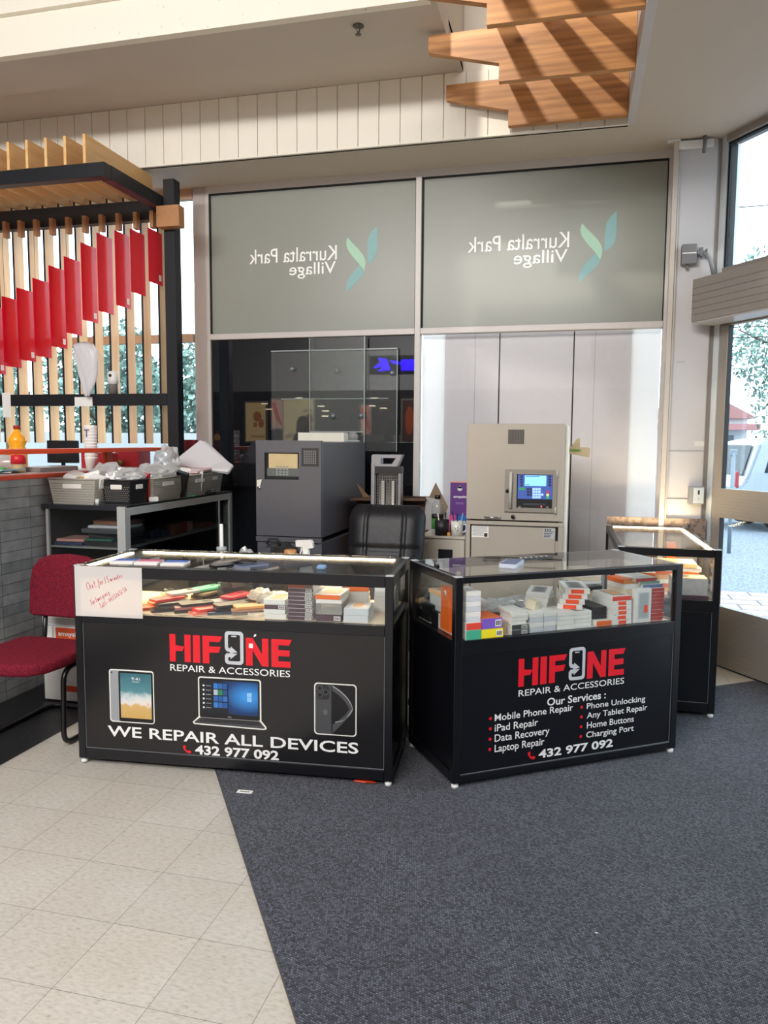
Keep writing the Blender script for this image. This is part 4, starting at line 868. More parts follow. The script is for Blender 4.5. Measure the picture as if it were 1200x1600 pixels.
# ---------------------------------------------------------------- goods: helpers in a counter's own coordinates
def put(o, base, x, y, z, rz=0):
    M_ = Matrix.Translation(base.location) @ Matrix.Rotation(base.rotation_euler.z, 4, 'Z') @ Matrix.Translation((x, y, z)) @ Matrix.Rotation(rz, 4, 'Z')
    o.location = M_.translation; o.rotation_euler = (0, 0, base.rotation_euler.z + rz); return o
def pbox(base, label, group, x, y, z, sx, sy, sz, body, front=None, top=None, rz=0., frac=(.0, 1.), tilt=None, name='product_box', sticker=None, picture=None):
    """a retail box: body, a printed band on its front end, a window or picture on its lid"""
    t = thing(name, label, 'box', group=group); put(t, base, x, y, z, rz)
    if tilt: t.rotation_euler = (tilt[0], tilt[1], t.rotation_euler.z)
    b = MB(); b.box(-sx / 2, sx / 2, -sy / 2, sy / 2, 0, sz, bev=min(.0015, sz * .1)); b.build('carton', body, t)
    if front:
        b = MB(); a0, a1 = frac; b.box(-sx / 2 + sx * a0 + .001, -sx / 2 + sx * a1 - .001, -sy / 2 - .0008, -sy / 2 + .0005, .001, sz - .001); b.build('end_label', front, t)
    if sticker:
        b = MB(); b.box(sx * .5 - .036, sx * .5 - .006, -sy / 2 - .0014, -sy / 2, sz * .18, sz * .82); q = b.build('barcode', paper_white, t)
        b = MB()
        for k in range(7): b.box(sx * .5 - .033 + k * .0036, sx * .5 - .033 + k * .0036 + (.0018 if k % 3 else .0026), -sy / 2 - .0018, -sy / 2 - .0013, sz * .28, sz * .72)
        b.build('bars', rubber, q)
    if top:
        b = MB(); b.box(-sx * .30, sx * .30, -sy * .36, sy * .36, sz - .0005, sz + .0009); q = b.build('lid_window', top, t)
        if picture:
            b = MB(); b.prism(rrect(-sx * .2, sx * .2, -sy * .3, sy * .3, .012), 'z', sz + .0009, sz + .0016); b.build('case_picture', picture, q)
    return t
wht = M('white_carton', (232, 230, 226), .5); purple_d = M('dark_purple_print', (78, 52, 70), .5); orange_p = M('orange_print', (236, 108, 36), .45); red_p = M('coral_red_print', (226, 74, 58), .45)
peach = M('peach_picture', (238, 190, 140), .45); greyw = M('grey_window', (150, 150, 150), .3); dkred = M('brick_red_print', (186, 58, 52), .45); teal_p = M('teal_print', (70, 170, 140), .45)
viol = M('violet_print', (124, 92, 196), .45); yel = M('yellow_print', (240, 224, 40), .45); blk = M('black_carton', (26, 26, 30), .45); blue_p = M('slate_blue_print', (96, 112, 160), .45); green_p = M('sage_print', (120, 158, 140), .45)
gbox = M('pale_grey_carton', (206, 210, 216), .5); cream = M('cream_carton', (226, 214, 190), .5); orange_tab = M('bright_orange_tab', (250, 84, 44), .4)
# ---- long counter: boxes on the right
z = DA
for k, (f_, tpn) in enumerate(((wht, None), (wht, None), (purple_d, None), (wht, peach))):
    pbox(A, 'white slim box in the pile left of the dark purple stack, %s from the bottom' % ORD[k], 'white case boxes', .950, .125, z, .102, .15, .022, wht, f_ if f_ is purple_d else None, tpn, rz=.03 * (-1) ** k, sticker=f_ is purple_d); z += .0225
z = DA
for k in range(9):
    top = k == 8
    pbox(A, 'dark purple end box in the tall stack in the long counter, %s from the bottom' % ORD[k] if not top else 'orange and white box on top of the dark purple stack', 'purple case boxes' if not top else None, 1.070, .130, z, .116, .16, .0178, wht, orange_p if top else purple_d, peach if top else None, rz=.02 * ((k * 7) % 5 - 2) * .5, sticker=True, frac=(0, 1)); z += .0182
z = DA
for k, (hh, bd, fr, tpn, l) in enumerate(((.03, blk, purple_d, None, 'dark box at the bottom of the stack right of the purple one'), (.05, glass('case_clear', (.86, .86, .86), 1.4, .7, haze=.25), None, None, 'clear plastic case box in the stack right of the purple one'), (.018, wht, None, None, 'white box under the orange edged box'), (.022, wht, orange_p, peach, 'orange edged box on top of the stack right of the purple one'))):
    pbox(A, l, None, 1.198, .135, z, .118, .17, hh, bd, fr, tpn, rz=-.04 if k == 3 else .02, sticker=(k == 0)); z += hh + .0004
z = DA
for k in range(2):
    pbox(A, ['white box with an orange picture, lower of two beside the right end', 'white box with an orange picture lid, upper of two beside the right end'][k], 'picture lid boxes', 1.322, .125, z, .112, .15, .032, gbox, None, wht, rz=.03 * k, picture=peach if k else None); z += .0325
z = DA
for k in range(5):
    pbox(A, 'white box in the back row behind the picture lid boxes, %s from the bottom' % ORD[k], 'white boxes in the back row', 1.27, .335, z, .115, .15, .024, wht if k < 4 else blk, orange_p if k == 4 else None, peach if k == 4 else None, rz=.05 * k); z += .0243
pbox(A, 'bright orange box lying on top of the back row of white boxes', None, 1.275, .31, z, .05, .03, .022, orange_p)
z = DA
for k in range(6):
    pbox(A, 'white box in the pile by the right end glass, %s from the bottom' % ORD[k], 'white boxes by the end glass', 1.412, .36, z, .10, .17, .024, wht, None, peach if k == 5 else None, rz=.02 * k, picture=dkred if k == 5 else None); z += .0243
pbox(A, 'white box behind the orange edged box at the back', None, 1.15, .36, DA, .11, .15, .11, wht, None, peach)
# ---- long counter: loose phone cases on the left
def pcase(lab, x, y, z, c, rz=0, tilt=(0, 0), s=(.078, .158, .011), grp='loose phone cases', cut=True):
    t = thing('phone_case', lab, 'phone case', group=grp); put(t, A, x, y, z, rz); t.rotation_euler = (tilt[0], tilt[1], t.rotation_euler.z)
    mt = M('case_%d_%d_%d' % c, c, .4)
    b = MB(); b.prism(rrect(-s[0] / 2, s[0] / 2, -s[1] / 2, s[1] / 2, .011), 'z', 0, s[2]); b.build('shell', mt, t)
    if cut: b = MB(); b.prism(rrect(-s[0] * .36, -s[0] * .02, s[1] * .22, s[1] * .42, .007), 'z', s[2], s[2] + .0012); b.build('camera_cutout', M('cutout_shade', (60, 56, 54), .5), t)
    return t
D0 = DA
cs = [('orange red case at the left end of the pile', .300, .150, D0, (240, 110, 70), 1.2), ('pale cream case under the orange red one', .296, .26, D0, (228, 206, 160), .9), ('black case under the long red one', .40, .13, D0, (46, 44, 46), 1.0),
      ('charcoal case lying on the black one at the front', .415, .15, D0 + .012, (70, 62, 58), 1.2), ('dark grey case in the front pile, third layer', .41, .17, D0 + .024, (44, 44, 46), .9), ('tangerine case leaning on the left heap', .335, .24, D0 + .012, (244, 150, 60), .75),
      ('yellow case on the left heap', .345, .28, D0 + .024, (246, 226, 96), .7), ('long coral red case lying across the left heap', .365, .20, D0 + .036, (240, 62, 58), .62), ('pale lemon case near the back of the left heap', .36, .34, D0 + .036, (240, 232, 180), .7), ('clear grey case on the yellow one', .40, .30, D0 + .048, (196, 198, 196), .6),
      ('green flap case behind the left heap', .47, .44, D0 + .045, (104, 206, 150), .5), ('tan case at the back behind the green one', .44, .48, D0, (190, 150, 110), .2), ('brown wallet case below the green one', .50, .44, D0, (96, 74, 60), .6), ('dark olive case below the green one, second layer', .47, .44, D0 + .013, (72, 64, 50), .4), ('beige case below the green one, third layer', .48, .43, D0 + .026, (186, 160, 130), .3),
      ('black wallet case in the middle of the front row', .515, .135, D0, (40, 40, 42), 1.1), ('pink edged case on the middle black one', .51, .15, D0 + .013, (170, 110, 104), 1.0), ('black flat case on top of the middle pile', .525, .17, D0 + .026, (38, 36, 38), .9),
      ('coral case at the front of the middle, lower of the red pair', .595, .125, D0, (238, 128, 108), .8), ('red case at the front of the middle, upper of the red pair', .605, .145, D0 + .012, (236, 66, 62), .7), ('lilac grey case behind the red pair', .60, .25, D0 + .02, (196, 190, 204), .8), ('dark case under the lilac one', .60, .25, D0, (84, 70, 66), .5),
      ('blue black case at the front edge right of the red pair', .685, .125, D0, (58, 70, 84), 1.2), ('black wallet case right of the red pair, lower', .70, .16, D0 + .013, (34, 34, 36), 1.0), ('black wallet case right of the red pair, upper', .695, .18, D0 + .026, (48, 48, 50), .8),
      ('bright red bumper case lying behind the black wallets', .665, .33, D0 + .036, (232, 46, 66), .35), ('dark brown case under the red bumper', .67, .34, D0, (82, 62, 54), .3), ('grey case under the red bumper, second layer', .68, .33, D0 + .013, (110, 100, 96), .5),
      ('cream backed case at the back right of the pile', .79, .40, D0, (206, 182, 150), .3), ('brown case on the cream backed one', .78, .40, D0 + .012, (140, 108, 84), .5), ('grey card case under the orange pair', .795, .145, D0, (120, 112, 106), 1.15), ('dark pink edged case under the orange pair', .79, .15, D0 + .013, (176, 130, 110), 1.1), ('orange printed case on top of the right front pile', .80, .16, D0 + .026, (226, 160, 90), 1.0), ('clear case lying right of the orange printed one', .875, .15, D0, (222, 210, 196), .6)]
for l, x, y, z, c, rz in cs: pcase(l, x, y, z, c, -rz)
z = D0
for k in range(5):
    pcase('black bulky case in the tall heap at the back middle, %s from the bottom' % ORD[k], .60 + .008 * k, .46 - .004 * k, z, ((42, 40, 42), (70, 58, 50), (32, 32, 34), (52, 50, 50), (60, 56, 52))[k], -.4 - .25 * (k % 3), s=(.08, .158, .022)); z += .0228
for k, (x, y) in enumerate(((.80, .30), (.845, .27), (.87, .36))):
    o = crumple('wrapped_case', 'clear wrapped phone case heaped by the white boxes, ' + ['left of three', 'middle of three', 'at the back'][k], 'phone case', 'clear wrapped cases', 0, 0, 0, (.055, .07, .03), 30 + k, clear_plas, .22, 3); put(o, A, x, y, D0 + (.026 if k == 0 else 0))
b = MB(); b.blob((0, 0, .03), (.03, .03, .03), 0, 2, .3, 9); o = b.build('crumpled_bag', black_plastic); put(o, A, .285, .38, D0); tag(o, 'small crumpled black bag behind the yellow case', 'bag')
# ---- on the glass top of the long counter
ZT = H + .0022
for k, (x, c, l) in enumerate(((.205, (52, 84, 176), 'blue and white packet on the glass top, leftmost of three'), (.325, (206, 92, 128), 'pink and white packet on the glass top, between two blue ones'), (.455, (52, 96, 186), 'blue and white packet on the glass top, rightmost of three'))):
    t = thing('sim_packet', l, 'packet', group='packets on the glass top'); put(t, A, x, .095, ZT, .1)
    b = MB(); b.box(-.055, .055, -.04, .06, 0, .010); b.build('sleeve', paper_white, t)
    b = MB(); b.box(-.054, .054, .0, .059, .010, .011); b.build('printed_band', M('packet_%d' % k, c, .45), t)
for k, (x, y, c, l) in enumerate(((.70, .115, (24, 24, 28), 'black phone lying on the glass top beside a silver one'), (.815, .13, (124, 132, 160), 'silver grey phone lying on the glass top'), (1.02, .15, (70, 72, 76), 'dark phone frame lying on the glass top near its right half'))):
    t = thing('phone', l, 'phone', group='phones on the glass top'); put(t, A, x, y, ZT, -.75)
    b = MB(); b.prism(rrect(-.036, .036, -.074, .074, .009), 'z', 0, .008); b.build('body', M('phone_%d' % k, c, .25), t)
    b = MB(); b.prism(rrect(-.032, .032, -.07, .07, .006), 'z', .008, .0086); b.build('screen', M('phone_glass_%d' % k, tuple(int(v * .8) for v in c), .1), t)
tape = translucent('clear_tape', (226, 222, 210), tp=.5, gloss=.15)
for k, (x0, x1, y0, y1_) in enumerate(((.58, .63, .03, .30), (.90, .925, .03, .20))):
    b = MB(); b.prism([(x0, y0), (x0 + .035, y0), (x1 + .075, y1_), (x1 + .03, y1_)], 'z', 0, .0006); o = b.build('tape_strip', tape); put(o, A, 0, 0, ZT); tag(o, 'strip of clear packing tape on the glass top, ' + ['left one', 'right one'][k], 'tape', 'tape strips')
b = MB(); b.box(-.02, .02, -.02, .02, 0, .02, bev=.006); o = b.build('blue_wipe', M('pale_blue', (126, 158, 200), .7)); put(o, A, 1.155, .10, ZT); tag(o, 'small pale blue item on the glass top near the front rail', 'item')
# ---- middle counter goods
def grp(lab, g, x, y, n, s, bodies, fronts=None, tops=None, jx=.0, jr=.0, z0=DB, stick=False, pics=None):
    z = z0
    for k in range(n):
        pbox(B, lab % ORD[k], g, x + rs.uniform(-jx, jx), y + rs.uniform(-jx, jx), z, *s, bodies[k % len(bodies)], fronts[k % len(fronts)] if fronts else None, tops if k == n - 1 else None, rz=rs.uniform(-jr, jr), sticker=stick, picture=pics if k == n - 1 else None); z += s[2] + .0004
    return z
z = grp('white and teal box at the front left corner, %s from the bottom', 'corner boxes', .094, .075, 1, (.075, .13, .045), [wht], [teal_p])
z = grp('red banded box on the white and teal one, %s up', None, .094, .075, 1, (.075, .13, .032), [wht], [red_p], z0=z)
z = grp('small white box in the corner tower, %s above the red banded one', 'corner tower boxes', .094, .08, 6, (.072, .13, .0225), [gbox, wht], z0=z)
pbox(B, 'orange speaker box standing at the corner post', None, .070, .205, DB, .05, .10, .075, orange_p, orange_p)
t = pbox(B, 'tall orange box with a white emblem behind the corner post', None, .070, .205, DB + .0755, .05, .09, .125, orange_p)
b = MB(); b.lathe([(.014, 0), (.014, .001), (.009, .001), (.009, .0)], 0, 16, c=(0, 0, .10), axis='x'); q = b.build('ring_emblem', paper_white, t, loc=(-.0262, 0, 0))
z = grp('grey storage box in the pile seen through the left side glass, %s from the bottom', 'grey side boxes', .115, .335, 4, (.12, .13, .035), [gbox], None, greyw)
pbox(B, 'peach lidded box on the grey side pile', None, .115, .335, z, .13, .14, .018, peach, None, greyw)
for k, (x, y, zz_) in enumerate(((.062, .44, DB), (.06, .33, DB), (.062, .40, DB + .046))):
    if k == 1: continue
    pbox(B, ['black box by the left side glass, lower of two', '', 'black box by the left side glass, upper of two'][k], 'black side boxes', x, y, zz_, .04, .13, .045, blk, None, None)
pbox(B, 'black and white headset box lying behind the orange box', None, .055, .30, DB, .035, .08, .07, blk, gbox)
z = grp('yellow box beside the corner tower, %s from the shelf', None, .188, .07, 1, (.112, .11, .042), [yel], [yel], stick=True)
z = grp('violet ended orange box on the yellow box, %s up', None, .186, .085, 1, (.105, .14, .048), [orange_p], [viol], z0=z, stick=True)
z = grp('small white carton behind the violet box, %s from the bottom', 'cartons behind the violet box', .20, .22, 4, (.10, .06, .033), [wht])
pbox(B, 'small pink printed carton at the front right of the yellow box', None, .268, .09, DB, .028, .07, .042, cream, M('pale_pink_print', (220, 186, 176), .5))
z = grp('dark banded slim box in the small front pile, %s from the bottom', 'dark banded boxes', .336, .082, 2, (.086, .11, .0235), [wht], [M('graphite_band', (70, 72, 78), .5)], stick=True)
z = grp('white slim box on the dark banded ones, %s up', 'white slim boxes', .336, .09, 4, (.084, .115, .0145), [wht], None, None, .006, .08, z0=z)
z = grp('white charger box in the left column of the front wall, %s from the shelf', 'white charger boxes', .428, .095, 4, (.068, .12, .0225), [gbox, wht], None, None, .001, .02)
z = grp('white charger box in the right column of the front wall, %s from the shelf', 'white charger boxes', .500, .10, 4, (.068, .12, .0225), [gbox, wht], None, None, .001, .02)
pbox(B, 'cream carton tilted on the middle front wall of chargers', None, .45, .115, z, .05, .05, .045, cream, rz=.5, tilt=(.2, .1))
z = grp('flat white box in the left column by the slabs, %s from the shelf', 'flat white boxes', .590, .11, 4, (.098, .12, .020), [wht], [wht], None, .001, .02)
z = grp('flat white box in the right column by the slabs, %s from the shelf', 'flat white boxes', .692, .12, 4, (.098, .12, .0185), [wht], [wht], None, .001, .02)
# slanted slab boxes with orange tabs
def slabbox(lab, g, x, y, z, rz, body, tab=True, win=greyw, s=(.115, .21, .0245), tilt=None):
    t = pbox(B, lab, g, x, y, z, s[0], s[1], s[2], body, None, win, rz=rz, tilt=tilt, picture=M('grey_phone_print', (120, 120, 124), .4))
    if tab: b = MB(); b.box(-.03, .03, -s[1] / 2 - .0016, -s[1] / 2 + .0005, .003, s[2] - .003); b.build('orange_tab', orange_tab, t)
    return t
z = DB + .082
for k in range(4):
    slabbox('white slab box with an orange tab in the leaning pile, %s from the bottom' % ORD[k], 'orange tab boxes', .695 + .004 * k, .17 - .003 * k, z, -.62 + .06 * k, wht, True, greyw if k == 3 else None); z += .025
z = DB + .082
for k in range(3):
    slabbox('white slab box without a tab left of the leaning pile, %s from the bottom' % ORD[k], 'plain slab boxes', .585, .27, z, -.75 + .05 * k, wht, False, greyw if k == 2 else None, (.11, .20, .021)); z += .0215
for k in range(2): pbox(B, 'black slab box under the right end of the leaning pile, ' + ['lower', 'upper'][k], 'black slab boxes', .797, .155, DB + .026 + .03 * k, .082, .16, .029, blk, None, None, rz=-.05)
z = grp('white box with an orange tab on the shelf front, %s', None, .800, .11, 1, (.084, .13, .025), [wht], [orange_p])
z = DB
for k in range(6):
    t = pbox(B, 'red tabbed white box left of the upright case box, %s from the bottom' % ORD[k], 'red tab pile', .900, .125, z, .108, .17, .0225, wht, red_p if k == 5 else None, greyw if k == 5 else None, rz=rs.uniform(-.05, .05), picture=peach if k == 5 else None)
    if k < 5: b = MB(); b.box(-.022, .022, -.0866, -.0845, .003, .0195); b.build('orange_tab', orange_tab, t)
    z += .023
pbox(B, 'black slab box lying across the back behind the leaning pile', None, .86, .33, DB + .12, .19, .12, .02, blk, None, M('dark_window', (60, 62, 66), .3), rz=.15)
z = grp('white case box in the back right pile, %s from the bottom', 'back pile boxes', .86, .36, 4, (.13, .17, .028), [wht, cream])
z2 = grp('white case box on the black slab at the back right, %s up', 'back pile boxes', .93, .40, 4, (.12, .15, .018), [wht, cream], None, None, .004, .05, z0=DB + .1405)
t = pbox(B, 'upright white case box with a clear phone case at the front right', None, 1.02, .052, DB, .092, .03, .166, wht)
b = MB(); b.box(-.032, .032, -.0162, -.0148, .02, .148); q = b.build('window', M('pale_window', (196, 200, 204), .2), t)
b = MB(); o_ = rrect(-.024, .024, .028, .142, .008); b.prism(o_, 'y', -.0172, -.0160); b.build('clear_case', M('clear_case_grey', (176, 182, 186), .2), q)
b = MB(); b.box(.002, .022, -.0184, -.0172, .05, .085); b.build('orange_tag', orange_tab, q)
z = DB
for k in range(9):
    pbox(B, 'brick red ended box in the tall stack at the right post, %s from the bottom' % ORD[k], 'brick red boxes', 1.105 + rs.uniform(-.004, .006), .135, z, .10, .16, .0175, wht if k % 3 else cream, dkred, None, rz=rs.uniform(-.06, .06)); z += .0179
pbox(B, 'slate blue box lying on the brick red stack', None, 1.09, .14, z, .12, .16, .018, wht, blue_p); z += .0184
pbox(B, 'sage green box on the slate blue one', None, 1.075, .145, z, .12, .16, .015, wht, green_p); z += .0154
pbox(B, 'crimson ended white box topping the right stack', None, 1.05, .14, z, .125, .16, .018, wht, dkred, M('lid_grey', (200, 200, 200), .4))
z = grp('white box in the column behind the upright case box, %s from the bottom', 'column boxes', .985, .15, 7, (.085, .14, .026), [wht, cream])
pbox(B, 'orange box on the column behind the upright case box', None, .985, .15, z, .10, .13, .02, orange_p, M('amber_print', (244, 150, 60), .4))
# dark wrapped things in the middle
for k, (x, y, zz_, c, l) in enumerate(((.37, .30, 0, (66, 48, 50), 'brown wrapped case in the clear bag heap, left'), (.46, .33, 0, (92, 58, 60), 'maroon wrapped case in the clear bag heap, right'), (.39, .27, .028, (120, 84, 86), 'dusty pink case on the clear bag heap'), (.55, .38, 0, (70, 64, 66), 'dark wallet behind the white charger wall'), (.50, .30, .028, (160, 148, 172), 'lilac packet leaning on the heap'))):
    b = MB(); b.box(-.075, .075, -.05, .05, 0, .026, bev=.006); o = b.build('wrapped_case', M('wrap_%d' % k, c, .4)); put(o, B, x, y, DB + zz_ * 1.05, .3 * k); tag(o, l, 'case', 'wrapped cases')
for k, (x, y) in enumerate(((.36, .27), (.50, .30))):
    o = crumple('clear_bag', ['crumpled clear bag on the brown wrapped case', 'crumpled clear bag on the lilac packet'][k], 'plastic bag', 'clear bags in the counter', 0, 0, 0, (.08, .07, .03), 50 + k, clear_plas, .25, 3); put(o, B, x, y, DB + .055)
# ---- on top of the middle counter
t = thing('cable_pack', 'blue and white patterned pack lying on the middle counter top', 'pack'); put(t, B, .385, .20, H + .0022, -.75)
b = MB(); b.prism(rrect(-.042, .042, -.085, .085, .01), 'z', 0, .018); b.build('body', M('icy_plastic', (206, 216, 230), .2), t)
b = MB()
for k in range(7): b.box(-.036, .036, -.078 + .0235 * k, -.066 + .0235 * k, .018, .019)
b.build('pattern', M('navy_pattern', (44, 62, 110), .3), t)
t = thing('blister_strip', 'dark strip with silver buttons lying at the back of the middle counter top', 'strip'); put(t, B, .60, .36, H + .0022, .12)
b = MB(); b.box(-.11, .11, -.02, .02, 0, .003); b.build('card', M('strip_dark', (52, 54, 58), .4), t)
for k in range(6): b = MB(); b.lathe([(.008, 0), (.006, .005), (0, .006)], 0, 10); b.build('button', chrome, t, loc=(-.08 + .032 * k, 0, .003))
# ---- door-side counter goods
def cbox_(lab, g, x, y, z, s, bd, fr=None, tp_=None, rz=0): o = pbox(C, lab, g, x, y, z, *s, bd, fr, tp_, rz=rz); return o
cbox_('dark purple box lying at the front of the door side counter', None, .395, .115, DC, (.20, .12, .024), purple_d, purple_d)
t = cbox_('large grey sleeve box with an orange lid in the door side counter', None, .395, .13, DC + .0245, (.19, .13, .095), M('grey_sleeve', (172, 170, 170), .4), M('marbled_grey', (186, 184, 184), .35, noise=.15), None)
b = MB(); b.box(-.093, .093, -.063, .063, .095, .098); b.build('lid', M('amber_lid', (226, 176, 118), .5), t); b = MB(); b.box(-.06, .05, -.04, .04, .098, .099); b.build('lid_panel', M('dark_lid_panel', (74, 66, 62), .4), t)
z = DC
for k in range(7):
    cbox_('peach lit box in the pile behind the grey sleeve box, %s from the bottom' % ORD[k], 'peach boxes', .34 + .01 * (k % 3), .38, z, (.26, .2, .024), [cream, wht, peach][k % 3], [peach, orange_p, wht][k % 3], peach if k == 6 else None, .04 * (k % 3 - 1)); z += .0244
cbox_('tall orange box standing at the back of the door side counter', None, .36, .60, DC, (.055, .06, .255), orange_p)
cbox_('dark tablet box standing behind the peach pile, left', None, .20, .62, DC, (.16, .05, .20), M('dark_taupe_box', (84, 72, 66), .5)); cbox_('grey tablet box standing behind the peach pile, right', None, .455, .64, DC, (.13, .05, .21), M('mid_taupe_box', (120, 112, 106), .5))
cbox_('white box with a red sticker by the right side glass', None, .478, .30, DC, (.05, .09, .085), wht, red_p, None)
z = DC
for k in range(4): cbox_('white box at the left of the door side counter, %s from the bottom' % ORD[k], 'left pile boxes', .15, .30, z, (.16, .2, .03), wht, orange_p if k % 2 else None); z += .0304
b = MB(); b.box(.235, .895, 5.638, 5.652, .35, 1.005)
tag(b.build('backing_board', hardboard), 'worn brown board standing behind the door side counter', 'board')
b = MB(); b.lathe([(.012, 0), (.014, .014), (.004, .018), (0, .018)], 0, 12); o = b.build('rivet_knob', M('dark_bronze', (60, 54, 50), .35, metal=.6), loc=(.77, 5.60, H + .0022)); tag(o, 'small dark knob on the back corner of the door side counter', 'knob')
# ================================================================ behind the counters
def fxz(px, py, y): p = aty(px, py, y); return p.x, p.z
# ---- slate grey kiosk cabinet
k1 = thing('kiosk_cabinet', 'tall slate grey steel kiosk cabinet with a small window and a mesh vent', 'kiosk', (-1.707, 4.9, 0))
Y = 4.4
wpart(k1, 'body', grey_metal, lambda b: b.box(-1.915, -1.50, Y + .03, 5.42, .93, 1.522, bev=.004))
dark_in = M('kiosk_dark', (22, 22, 26), .35)
def f(b):
    x0, z1 = fxz(413, 707, Y); x1, z0 = fxz(467, 750, Y)
    b.box(-1.922, x0, Y, Y + .03, .938, 1.530); b.box(x1, -1.496, Y, Y + .03, .938, 1.530); b.box(x0, x1, Y, Y + .03, z1, 1.530); b.box(x0, x1, Y, Y + .03, .938, z0)
dk = wpart(k1, 'door', grey_metal, f)
def f(b):
    x0, z1 = fxz(413, 707, Y); x1, z0 = fxz(467, 750, Y); b.box(x0, x1, Y + .022, Y + .03, z0, z1)
    b.box(x0 + .022, x1 - .014, Y + .016, Y + .022, z0 + .07, z1 - .006, m=1); b.box(x0 + .01, x1 - .006, Y + .018, Y + .022, z0 + .02, z0 + .07, m=2)
    for i in range(4):
        for j in range(4): b.box(x0 + .07 + i * .022, x0 + .085 + i * .022, Y + .0155, Y + .019, z0 + .026 + j * .016, z0 + .036 + j * .016, m=3)
wpart(k1, 'screen', [dark_in, M('cream_screen_sheet', (206, 182, 142), .5, noise=.08, nscale=14), M('grey_keypad', (96, 100, 104), .4), M('key_grey', (150, 152, 154), .4)], f)
def f(b):
    x0, z1 = fxz(413, 707, Y); x1, z0 = fxz(467, 750, Y); b.box(x0, x1, Y + .006, Y + .009, z0, z1)
wpart(k1, 'window', clear, f)
def f(b):
    x0, z1 = fxz(471, 700, Y); x1, z0 = fxz(498, 729, Y); b.box(x0, x1, Y - .002, Y, z0, z1)
    for i in range(9):
        for j in range(10):
            xx = x0 + .008 + i * (x1 - x0 - .016) / 8; zz = z0 + .008 + j * (z1 - z0 - .016) / 9; e = i in (0, 8) or j in (0, 9)
            b.box(xx - .0035, xx + .0035, Y - .003, Y - .0015, zz - .0035, zz + .0035, m=1 if e else 2)
wpart(k1, 'vent', [M('vent_grey', (40, 40, 45), .4), M('vent_edge', (14, 14, 16), .5), M('mesh_grey', (116, 116, 122), .4)], f)
def f(b):
    x, z = fxz(406, 755, Y); b.prism([(x - .018, z + .02), (x + .014, z + .024), (x + .004, z - .012), (x + .004, z - .022), (x - .018, z - .022)], 'y', Y - .003, Y)
wpart(k1, 'lock_sticker', M('torn_cream_sticker', (206, 204, 192), .6), f)
def f(b): x, z = fxz(406, 762, Y); b.lathe([(.009, Y - .012), (.009, Y)], 0, 14, c=(x, 0, z), axis='y')
wpart(k1, 'lock', chrome, f)
wpart(k1, 'base', grey_metal, lambda b: (b.box(-1.922, -1.50, Y + .01, 5.42, 0, .90, bev=.004), b.box(-1.925, -1.492, Y - .005, Y + .012, .90, .932, bev=.003), b.box(-1.505, -1.492, Y, Y + .02, 0, .90)))
wpart(k1, 'side_trim', M('steel_edge', (120, 122, 128), .4), lambda b: b.box(-1.4998, -1.496, Y + .03, Y + .04, .95, 1.52))
b = MB(); b.box(-.165, .165, -.05, .05, 0, .062, bev=.002); tag(b.build('white_carton', M('cream_white_carton', (226, 222, 208), .6), loc=(-1.685, 5.0, 1.5225)), 'long white carton lying on the slate grey kiosk', 'carton')
t = thing('tape_dispenser', 'grey tape dispenser beside the white carton on the kiosk', 'dispenser', (-1.475 - .07, 5.25, 1.5225))
b = MB(); b.lathe([(.035, -.02), (.035, .02)], 0, 18, c=(0, 0, .036), axis='y'); b.build('roll', M('tape_grey', (140, 140, 140), .5), t)
b = MB(); b.box(-.08, .045, -.025, .025, 0, .012, bev=.003); b.build('base', M('pale_grey_plastic', (170, 178, 180), .4), t)
# ---- acrylic sheets on standoffs in front of the dark pane
acr = glass('acrylic_sheet', (.97, .99, .98), 1.5, 1.0, haze=.035); edge = M('acrylic_edge', (150, 160, 160), .3)
def sheet(lab, x0, x1, z0, z1, y, dots, edges):
    t = thing('acrylic_sheet', lab, 'acrylic sheet', ((x0 + x1) / 2, y, z0), 0, 'acrylic sheets on the dark pane')
    wpart(t, 'sheet', acr, lambda b: b.box(x0, x1, y, y + .004, z0, z1))
    def f(b):
        e = .0045
        if 'l' in edges: b.box(x0 - e, x0 + e * .2, y - .001, y + .005, z0, z1)
        if 'r' in edges: b.box(x1 - e, x1 + e * .2, y - .001, y + .005, z0, z1)
        if 't' in edges: b.box(x0, x1, y - .001, y + .005, z1 - e, z1 + e)
        if 'b' in edges: b.box(x0, x1, y - .001, y + .005, z0 - e, z0 + e)
    wpart(t, 'polished_edge', edge, f)
    for x, z in dots: wpart(t, 'standoff', M('standoff_steel', (128, 134, 140), .3, metal=.5), lambda b: b.lathe([(.021, y - .012), (.021, y - .003), (.012, y - .003), (.012, W + .004)], 0, 16, c=(x, 0, z), axis='y'))
sheet('wide acrylic sheet mounted on the dark window pane', -2.386, -1.346, 1.45, 2.24, W - .035, ((-2.21, 2.097), (-1.836, 2.076), (-1.39, 2.054)), 'tr')
sheet('tall acrylic sheet mounted in the middle of the dark window pane', -2.052, -1.598, 1.60, 2.336, W - .055, ((-1.863, 1.725), (-1.632, 1.725)), 'lb')
b = MB(); b.box(-2.306, -1.419, W - .030, W - .022, 1.857, 1.864); tag(b.build('hanging_rod', edge), 'thin horizontal rod across the dark window pane', 'rod')
b = MB(); b.box(-1.607, -1.598, W - .06, W - .052, .3, 2.336); tag(b.build('glass_fin', edge), 'thin vertical glass edge down the dark window pane', 'glass edge')
